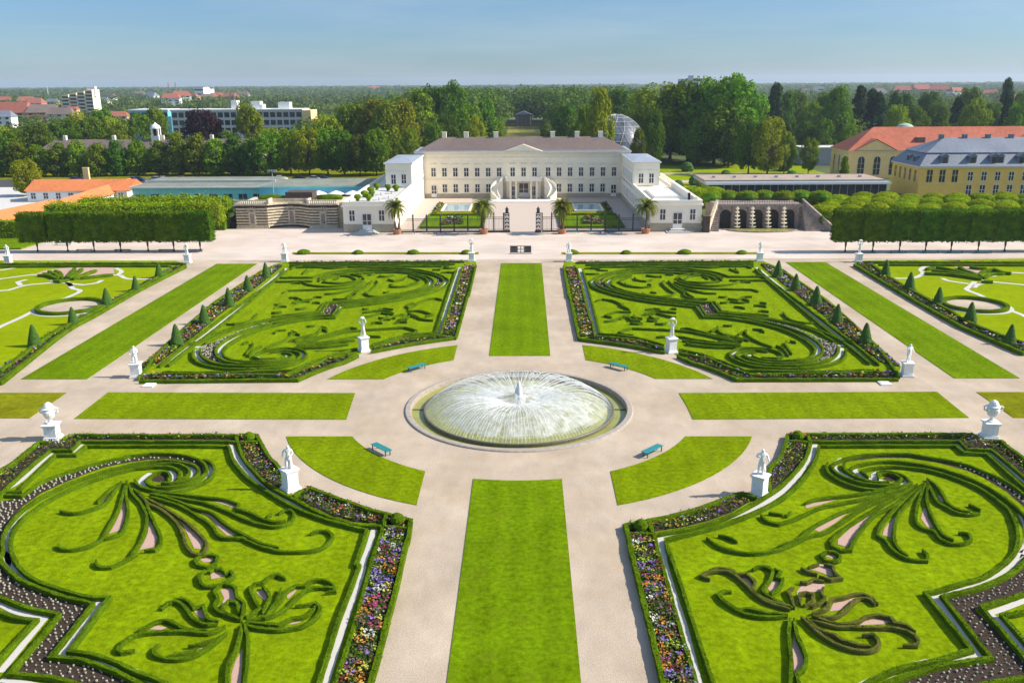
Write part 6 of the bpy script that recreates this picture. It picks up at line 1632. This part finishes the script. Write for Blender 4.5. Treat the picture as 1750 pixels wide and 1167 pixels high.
muff = [(clip_tree_mesh(5.6, 5.4, 2.2, 4.7, 2600, 'leaf_cliptop', .18, True), core_mesh(5.3, 5.1, 2.3, 4.45, True)) for _ in range(3)]
k = 0
for row, Y in enumerate((187, 192.5, 198, 203.5, 209)):
    i = 0
    X = 64 + (2.7 if row % 2 else 0)
    while X < 66 + .36 * Y:
        r = empty('round_clipped_tree', (X, Y, 0), random.uniform(0, 6), f'round clipped lime, {nth(i)} from the left in row {["one", "two", "three", "four", "five", "six"][row]} of the right grove', 'clipped tree', 'round clipped limes in the right grove')
        c = link('crown', muff[k % 3][0], parent=r); link('inner_twigs', muff[k % 3][1], parent=c); link('trunk', trunk_me, parent=r)
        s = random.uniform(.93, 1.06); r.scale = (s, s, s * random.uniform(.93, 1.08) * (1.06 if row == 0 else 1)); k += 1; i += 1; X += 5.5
ft = [(clip_tree_mesh(5.0, 3.6, 0, 2.6, 1200, 'leaf_cliptop', .17, True), core_mesh(5.0, 3.2, 0, 2.6, True)) for _ in range(2)]
for i in range(7):
    r = empty('clipped_shrub', (41.5 + i * 4.0, 194.5 + (1 if i % 2 else 0), 4.4), 0, f'rounded light green clipped shrub above the cascade wall, {ORD[i]} from the left', 'shrub', 'clipped shrubs above the cascade')
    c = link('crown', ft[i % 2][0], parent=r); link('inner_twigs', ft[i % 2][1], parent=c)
for i, (X, Y, s) in enumerate(((41, 212, 1.25), (44.5, 205, 1.2), (47, 218, 1.1), (40.5, 202, 1.0))):
    r = empty('round_clipped_tree', (X, Y, 0), 0, f'dense light green clipped tree beside the right palace wing, {ORD[i]} of four', 'clipped tree', 'clipped trees beside the right wing', s)
    c = link('crown', muff[i % 3][0], parent=r); link('inner_twigs', muff[i % 3][1], parent=c); link('trunk', trunk_me, parent=r)
# dark hedges on either side of the forecourt
def big_hedge(x0, x1, y0, y1, h, lab, lf='leaf_clip'):
    wx, wy = x1 - x0, y1 - y0
    o = empty('tall_hedge', ((x0 + x1) / 2, (y0 + y1) / 2, 0), label=lab, cat='hedge')
    link('foliage', clip_tree_mesh(wx, wy, .05, h, int((wx * h * 2 + wy * h * 2 + wx * wy) * 16), lf, .16), parent=o); link('inner_twigs', core_mesh(wx, wy, 0, h), parent=o)
big_hedge(62.0, 64.5, 183, 188, 3.0, 'dark clipped hedge between cascade stair and right tree row')
big_hedge(-66.5, -63.6, 186, 190, 3.0, 'dark clipped hedge at the foot of the grotto stair')
big_hedge(-125, -94.5, 176, 179, 3.6, 'bright clipped hedge at the left edge beyond the tree row', 'leaf_cliptop')
struct('bank', MB().prism([(-130, 163), (-95.5, 164), (-95.5, 175), (-130, 175)], 0, .3), M['lawn'])

# park ground right of the palace, street on the left
struct('park_lawn', MB().sheet([(40, 252), (102, 252), (102, 335), (28, 335), (30, 262)], .0), M['outer_lawn'])
struct('park_path', MB().sheet([(40, 275), (102, 272), (102, 279), (40, 282)], .006), M['gravel'])
struct('park_path', MB().sheet([(40, 300), (102, 296), (102, 302), (40, 306)], .006), M['gravel'])
struct('street', MB().sheet([(-260, 272), (-40, 268), (-40, 292), (-260, 292)], .0), M['asphalt'])
struct('verge', MB().sheet([(-260, 292.2), (-40, 292.2), (-40, 330), (-260, 330)], .0), M['dry_lawn'])
struct('vista_lawn', MB().sheet([(-8, 262), (8, 262), (11, 640), (-11, 640)], .01), mat('vista_grass', (.24, .22, .025), rough=.9, scale=.4, vary=.15))
struct('yard', MB().sheet([(-190, 215), (-128, 215), (-100, 271), (-230, 271)], .0), M['concrete'])
for i, (X, Y, s, lf) in enumerate(((46, 262, 1.5, 0), (52, 268, 1.9, 0), (60, 265, 1.3, 0), (66, 290, 1.6, 0), (74, 268, 2.0, 0), (80, 264, 1.5, 0), (86, 285, 1.8, 0), (92, 268, 2.2, 0), (97, 262, 1.6, 0), (57, 310, 2.2, 0), (90, 310, 2.4, 0))):
    o = tag(MB().lathe([(.8, 0), (1.0, .4), (.95, .9), (.6, 1.35), (0, 1.5)], 12, jit=.14).build('round_shrub', M['cone'], loc=(X, Y, 0)), f'dark round shrub on the park lawn right of the palace, {ORD[i]} of the scatter', 'shrub', 'shrubs on the right park lawn')
    o.scale = (s, s, s)

# parked cars along the left street
def car(X, Y, rz, col, lab):
    r = empty('parked_car', (X, Y, 0), rz, lab, 'car', 'cars parked along the left street')
    side_ = [(-2.15, .35), (-2.2, .75), (-1.75, .92), (-1.2, 1.0), (1.25, 1.0), (2.1, .85), (2.2, .4), (2.0, .3), (-2.0, .3)]
    b = MB(); n = len(side_)
    b.v = [(x, -.85, z) for x, z in side_] + [(x, .85, z) for x, z in side_]
    b.f = [tuple(range(n)), tuple(reversed(range(n, 2 * n)))] + [(i, i + n, (i + 1) % n + n, (i + 1) % n) for i in range(n)]
    b.build('body', col, r)
    c = MB(); q = [(-1.45, 1.0), (-.85, 1.45), (.55, 1.45), (1.15, 1.0)]
    c.v = [(x, -.75, z) for x, z in q] + [(x, .75, z) for x, z in q]
    c.f = [(0, 1, 2, 3), (7, 6, 5, 4), (0, 4, 5, 1), (1, 5, 6, 2), (2, 6, 7, 3)]
    c.build('windows', M['glass'], r)
    MB().box(-.85, .55, -.70, .70, 1.451, 1.5).build('roof', col, r)
    for x in (-1.35, 1.35):
        for y in (-.86, .74):
            w_ = MB(); w_.tube([(x, y, .33), (x, y + .14, .33)], .33, 12); w_.build('wheel', M['iron'], r)
cols_ = [mat('car_paint_' + n, c, rough=.3, spec=.6, scale=1, vary=.05) for n, c in (('blue', (.04, .07, .16)), ('silver', (.45, .47, .5)), ('black', (.02, .02, .025)), ('white', (.7, .7, .7)), ('red', (.3, .03, .02)))]
nm = ['dark blue', 'silver', 'black', 'white', 'red']
for i, (x, Y, c) in enumerate(((117, 286, 0), (126, 287, 2), (215, 285, 0), (226, 286, 0), (256, 286, 1), (268, 286, 1), (300, 287, 4), (330, 286, 2), (505, 287, 2), (530, 286, 1), (545, 287, 0), (470, 287, 3))):
    car(at_depth(x, Y)[0], Y, random.choice((0, math.pi)) + random.uniform(-.05, .05), cols_[c], f'{nm[c]} car parked along the left street, {nth(i)} in the line')
tag(MB().box(-.9, .9, -.4, .4, 0, 4.6).box(-1.0, 1.0, -.5, .5, 4.6, 4.8).build('gate_post', M['sand'], loc=(at_depth(138, 282)[0], 282, 0)), 'cream stone gate post at the left street edge', 'post')

# ------------------------------------------------------------------ buildings farther off
def slab(x0, x1, Y, depth, ytop, ybase_z, lab, name, wall, roof, bands=0, bays=0, cat='building'):
    X0, h = at_depth(x0, Y, ytop); X1, _ = at_depth(x1, Y, ytop)
    b = building(name, ((X0 + X1) / 2, Y, 0), lab, cat); L = (X1 - X0) / 2
    MB().box(-L, L, 0, depth, 0, h).build('wall', M[wall], b)
    MB().box(-L - .5, L + .5, -.5, depth + .5, h, h + .7).build('roof', M[roof], b)
    for k in range(bands):
        z0 = h - 3.4 - k * 3.9
        for j in range(bays):
            xa = -L + (j + .12) * 2 * L / bays; xb = -L + (j + .88) * 2 * L / bays
            MB().box(xa, xb, -.12, -.003, z0, z0 + 2.5).build('window', M['glass'], b)
    return b, L, h
b, L, h = slab(292, 516, 470, 14, 190, 0, 'long flat roofed office block with bands of dark windows behind the purple beech', 'office_block', 'concrete', 'white', 3, 20)
MB().box(L + .01, L + 4.6, -.3, 14, 0, h).build('end_wall', M['sand'], b)
for x, w_, hh in ((-L * .1, 3, 5), (L * .2, 5, 4.5), (L * .62, 6, 4), (L * .35, 1.2, 3)): MB().box(x, x + w_, 3, 8, h + .7, h + hh).build('roof_box', M['white'], b)
b, L, h = slab(221, 286, 480, 16, 190, 0, 'pale blue glazed wing at the left end of the office block', 'glazed_block', 'turqblue', 'white', 2, 7)
slab(548, 700, 470, 12, 213, 0, 'low white flat roofed block half hidden behind the park trees', 'low_block', 'white', 'white', 1, 14)
# long brown roofed range with cupola
X0, h = at_depth(74, 345, 239); X1, _ = at_depth(446, 345, 239)
L = (X1 - X0) / 2
rg = building('brown_roofed_range', ((X0 + X1) / 2, 338, 0), 'long low range with brown tiled roof and a white cupola behind the left avenue')
MB().box(-L, L, 0, 14, 0, 5.2).build('wall', M['cream'], rg)
hip_roof(MB(), -L, L, 0, 14, 5.2, h, 5, .6).build('roof', M['roof_brown'], rg)
for k in range(5): MB().box(-L + 8 + k * 19, -L + 9.2 + k * 19, 6.4, 7.6, h - .6, h + 1.5).build('chimney', M['cream'], rg)
cx = at_depth(267, 345)[0] - (X0 + X1) / 2
cu = MB().box(cx - 1.5, cx + 1.5, 5.5, 8.5, h - 1, h + 1.2)
for a in ((-1.1, 5.9), (1.1, 5.9), (-1.1, 8.1), (1.1, 8.1)): cu.box(cx + a[0] - .3, cx + a[0] + .3, a[1] - .3, a[1] + .3, h + 1.2, h + 4.0)
cu.build('cupola', M['white'], rg)
MB().lathe([(2.0, 0), (1.9, .4), (1.5, 1.1), (.6, 1.7), (0, 2.4)], 10).build('cupola_roof', M['win_white'], rg, loc=(cx, 7, h + 4.0))
MB().box(cx - .7, cx + .7, 6.3, 7.7, h + 1.2, h + 3.9).build('cupola_shade', M['shade_dark'], rg)  # dark box paints the shade inside the open cupola
# stepped tower block
tb = building('tower_block', (at_depth(105, 880, 170)[0], 880, 0), 'cream high rise with stepped top and rows of white balconies on the left skyline')
bw = (at_depth(160, 880, 170)[0] - at_depth(105, 880, 170)[0]) / 4
for k in range(4):
    _, h = at_depth(120, 880, 163 - k * 2.8)
    MB().box(k * bw, (k + 1) * bw - .3, 0, 14, 0, h).build('bay', M['sand'], tb)
    MB().box((k + 1) * bw - .3, (k + 1) * bw, -1.6, 14, 0, h + .6).build('party_wall', M['cream'], tb)
    z = h - 3.0
    while z > 4:
        MB().box(k * bw + .6, (k + 1) * bw - .9, -.05, -.003, z, z + 1.9).build('window', M['glass'], tb)
        MB().box(k * bw + .3, (k + 1) * bw - .6, -1.4, -.051, z - 1.1, z + .1).build('balcony', M['balcony'], tb)
        z -= 3.3
MB().box(bw * 3.2, bw * 3.7, 2, 8, h, h + 2.2).box(bw * 3.9, bw * 4.2, 2, 6, h - 6, h + 3.4).build('roof_box', M['white'], tb)
# grey glass dome of the aquarium
gd = building('glass_dome', (at_depth(1052, 338)[0], 338, 0), 'white steel and glass dome rising behind the right end of the palace roof')
_, h = at_depth(1052, 338, 196)
rr = 13.5
MB().lathe([(rr * math.cos(R(a)), h * math.sin(R(a))) for a in range(0, 90, 8)] + [(0, h)], 28).build('glass_shell', mat('dome_glass', (.09, .11, .14), rough=.4, spec=.4, scale=.3, vary=.6), gd, smooth=True)
rb = MB()
for k in range(14):
    a = 2 * math.pi * k / 14
    rb.tube([((rr + .1) * math.cos(R(e)) * math.cos(a + e * .01), (rr + .1) * math.cos(R(e)) * math.sin(a + e * .01), (h + .1) * math.sin(R(e))) for e in range(0, 91, 9)], .09, 4)
    rb.tube([((rr + .1) * math.cos(R(e)) * math.cos(a - e * .012), (rr + .1) * math.cos(R(e)) * math.sin(a - e * .012), (h + .1) * math.sin(R(e))) for e in range(0, 91, 9)], .07, 4)
for e in range(0, 90, 10): rb.tube([((rr + .1) * math.cos(R(e)) * math.cos(R(a)), (rr + .1) * math.cos(R(e)) * math.sin(R(a)), (h + .1) * math.sin(R(e))) for a in range(0, 361, 15)], .08, 4)
rb.build('steel_ribs', M['concrete'], gd)
for i, (x, y, s) in enumerate(((1088, 300, 6.5), (1100, 304, 4.5))):
    X = at_depth(x, y)[0]
    o = tag(MB().lathe([(s * math.cos(R(a)), s * .9 * math.sin(R(a))) for a in range(0, 90, 15)] + [(0, s * .9)], 12).build('glass_cone', M['zinc'], loc=(X, y, 0)), f'{"larger" if i == 0 else "smaller"} grey glass annex beside the dome', 'building')
# mausoleum at the end of the vista
ms_ = building('mausoleum', (0, 645, 0), 'small dark classical mausoleum closing the grass vista')
MB().box(-6, 6, 0, 16, 0, 8).build('wall', M['tuff'], ms_)
g = MB()
for k in range(4): g.lathe([(.7, 0), (.55, 6.6), (.7, 7)], 8, (-4.5 + 3 * k, -1.5, 0))
g.build('column', M['tuff'], ms_)  # dark colour on the columns stands in for tree shade
g = MB(); g.v = [(-6.4, -2.4, 8), (6.4, -2.4, 8), (0, -2.4, 10.4), (-6.4, 16, 8), (6.4, 16, 8), (0, 16, 10.4)]; g.f = [(0, 1, 2), (0, 2, 5, 3), (2, 1, 4, 5), (1, 0, 3, 4)]
g.build('roof', M['zinc'], ms_)
# tall grey block on the skyline, chimneys, masts
for x0, x1, Y, yt, lab in ((1162, 1194, 2300, 136, 'wide grey high rise on the skyline above the big trees'), (1648, 1672, 2600, 144, 'small grey high rise on the right skyline'), (331, 347, 1500, 150, 'white block on the left skyline beside red roofs'), (345, 356, 1600, 153, 'pale low block on the left skyline'), (1398, 1408, 1700, 150, 'small white tower block in the right distance')):
    b, L, h = slab(x0, x1, Y, 30, yt, 0, lab, 'high_rise', 'zinc' if x0 in (1162, 1648) else 'white', 'concrete', 0, 0)
    if x0 == 1162: MB().box(0, L * .45, 0, 20, h + .7, h + 9).build('roof_box', M['zinc'], b)
    for j in range(5): MB().box(-L * .92, L * .92, -.3, -.003, h - 5 - j * 7, h - 2.5 - j * 7).build('window_band', M['glass'], b)
for i, (x, Y, yt, lab) in enumerate(((287, 2400, 141, 'tall thin chimney on the left skyline, left of a pair'), (299, 2400, 141, 'tall thin chimney on the left skyline, right of a pair'), (80, 2200, 147, 'slim white mast on the far left skyline'), (364, 2600, 140, 'slim lattice mast between chimneys and wood'), (1427, 2200, 138, 'slim mast above the right woods'))):
    X, h = at_depth(x, Y, yt)
    tag(MB().tube([(0, 0, 0), (0, 0, h)], [2.0, 1.1] if i < 2 else [1.2, .8], 8).build('chimney_stack' if i < 2 else 'mast', M['red_roof'] if i < 2 else M['concrete'], loc=(X, Y, 0)), lab, 'chimney' if i < 2 else 'mast')
# town houses among the trees
hw = [mat('house_wall_' + n, c, rough=.9, scale=.2, vary=.08) for n, c in (('cream', (.62, .55, .42)), ('white', (.74, .72, .68)), ('ochre', (.58, .40, .22)), ('brick', (.33, .15, .09)))]
hr = [M['far_red'], M['roof_brown'], M['far_red'], M['slate']]
wn = ['cream', 'white', 'ochre', 'brick']; rn = ['red', 'brown', 'red', 'grey']
def house(x, y, w_, h, wi, ri, lab, grp='houses of the distant town'):
    p = G(x, y)
    r = empty('town_house', (p.x, p.y, 0), random.uniform(-.4, .4), lab, 'house', grp)
    d = w_ * .6
    MB().box(-w_ / 2, w_ / 2, -d / 2, d / 2, 0, h).build('wall', hw[wi], r)
    m_ = MB(); o = .6; t = h + w_ * .26
    m_.v = [(-w_ / 2 - o, -d / 2 - o, h), (w_ / 2 + o, -d / 2 - o, h), (w_ / 2 + o, d / 2 + o, h), (-w_ / 2 - o, d / 2 + o, h), (-w_ / 2 + d * .2, 0, t), (w_ / 2 - d * .2, 0, t)]
    m_.f = [(0, 1, 5, 4), (2, 3, 4, 5), (1, 2, 5), (3, 0, 4), (3, 2, 1, 0)]
    m_.build('roof', hr[ri], r)
    wm = MB(); n = min(3, max(2, int(w_ / 4)))
    for fz in np.arange(1.2, h - 1.6, 3.0):
        for j in range(n): wm.box(-w_ / 2 + (j + .3) * w_ / n, -w_ / 2 + (j + .7) * w_ / n, -d / 2 - .06, -d / 2 - .003, fz, fz + 1.6)
    if len(wm.f) <= 30:
        for k in range(0, len(wm.v), 8):
            one = MB(); one.v = wm.v[k:k + 8]; one.f = [tuple(i - k for i in f) for f in wm.f[k // 8 * 6:k // 8 * 6 + 6]]
            one.build('window', M['glass'], r)
    else: wm.build('windows', M['glass'], r)
n_ = 0
for x, y, w_, h, wi, ri in ((12, 186, 26, 11, 3, 0), (48, 186, 30, 10, 2, 0), (30, 212, 44, 9, 2, 0), (8, 222, 22, 9, 1, 3), (78, 212, 34, 9, 3, 1), (108, 216, 26, 9, 0, 1), (128, 214, 12, 12, 2, 2), (60, 190, 34, 9, 2, 0), (92, 188, 24, 9, 3, 3),
        (178, 184, 26, 9, 0, 3), (190, 176, 28, 10, 1, 1), (205, 212, 20, 6, 2, 2), (295, 188, 30, 14, 1, 0), (312, 184, 34, 15, 1, 0), (330, 180, 28, 12, 2, 0), (355, 178, 30, 10, 3, 1), (372, 176, 34, 10, 2, 0), (395, 176, 34, 10, 3, 2), (415, 172, 36, 10, 2, 1), (350, 168, 40, 12, 1, 1), (260, 174, 34, 10, 1, 3), (240, 168, 30, 10, 3, 1),
        (1498, 170, 36, 11, 1, 1), (1540, 166, 44, 12, 2, 0), (1572, 165, 50, 13, 3, 0), (1604, 166, 48, 13, 2, 2), (1632, 168, 36, 11, 1, 0), (1690, 172, 30, 10, 2, 0), (1722, 192, 30, 11, 3, 0), (1742, 190, 22, 10, 2, 0), (1375, 166, 26, 11, 1, 1), (1590, 192, 14, 12, 1, 3), (1128, 163, 36, 10, 1, 3), (1108, 162, 30, 9, 1, 3), (640, 158, 60, 9, 3, 0), (590, 160, 40, 9, 0, 1)):
    n_ += 1
    house(x, y, w_ * .72, h, wi, ri, f'{wn[wi]} walled {rn[ri]} roofed house in the {"left" if x < 800 else "right"} distance, {nth((n_ if x < 800 else n_ - 22) - 1)} of the scatter')

# ------------------------------------------------------------------ haze
hm = bpy.data.materials.new('haze'); hm.use_nodes = True
N = hm.node_tree.nodes; N.remove(N['Principled BSDF'])
pv = N.new('ShaderNodeVolumePrincipled')
pv.inputs['Color'].default_value = (.72, .84, 1.0, 1); pv.inputs['Density'].default_value = HAZE = .00010; pv.inputs['Anisotropy'].default_value = 0.2
hm.node_tree.links.new(pv.outputs[0], N['Material Output'].inputs['Volume'])
hzb = MB().box(-7200, 7200, -600, 8700, -1.0, 75).build('haze', hm)
tag(hzb, kind='stuff')
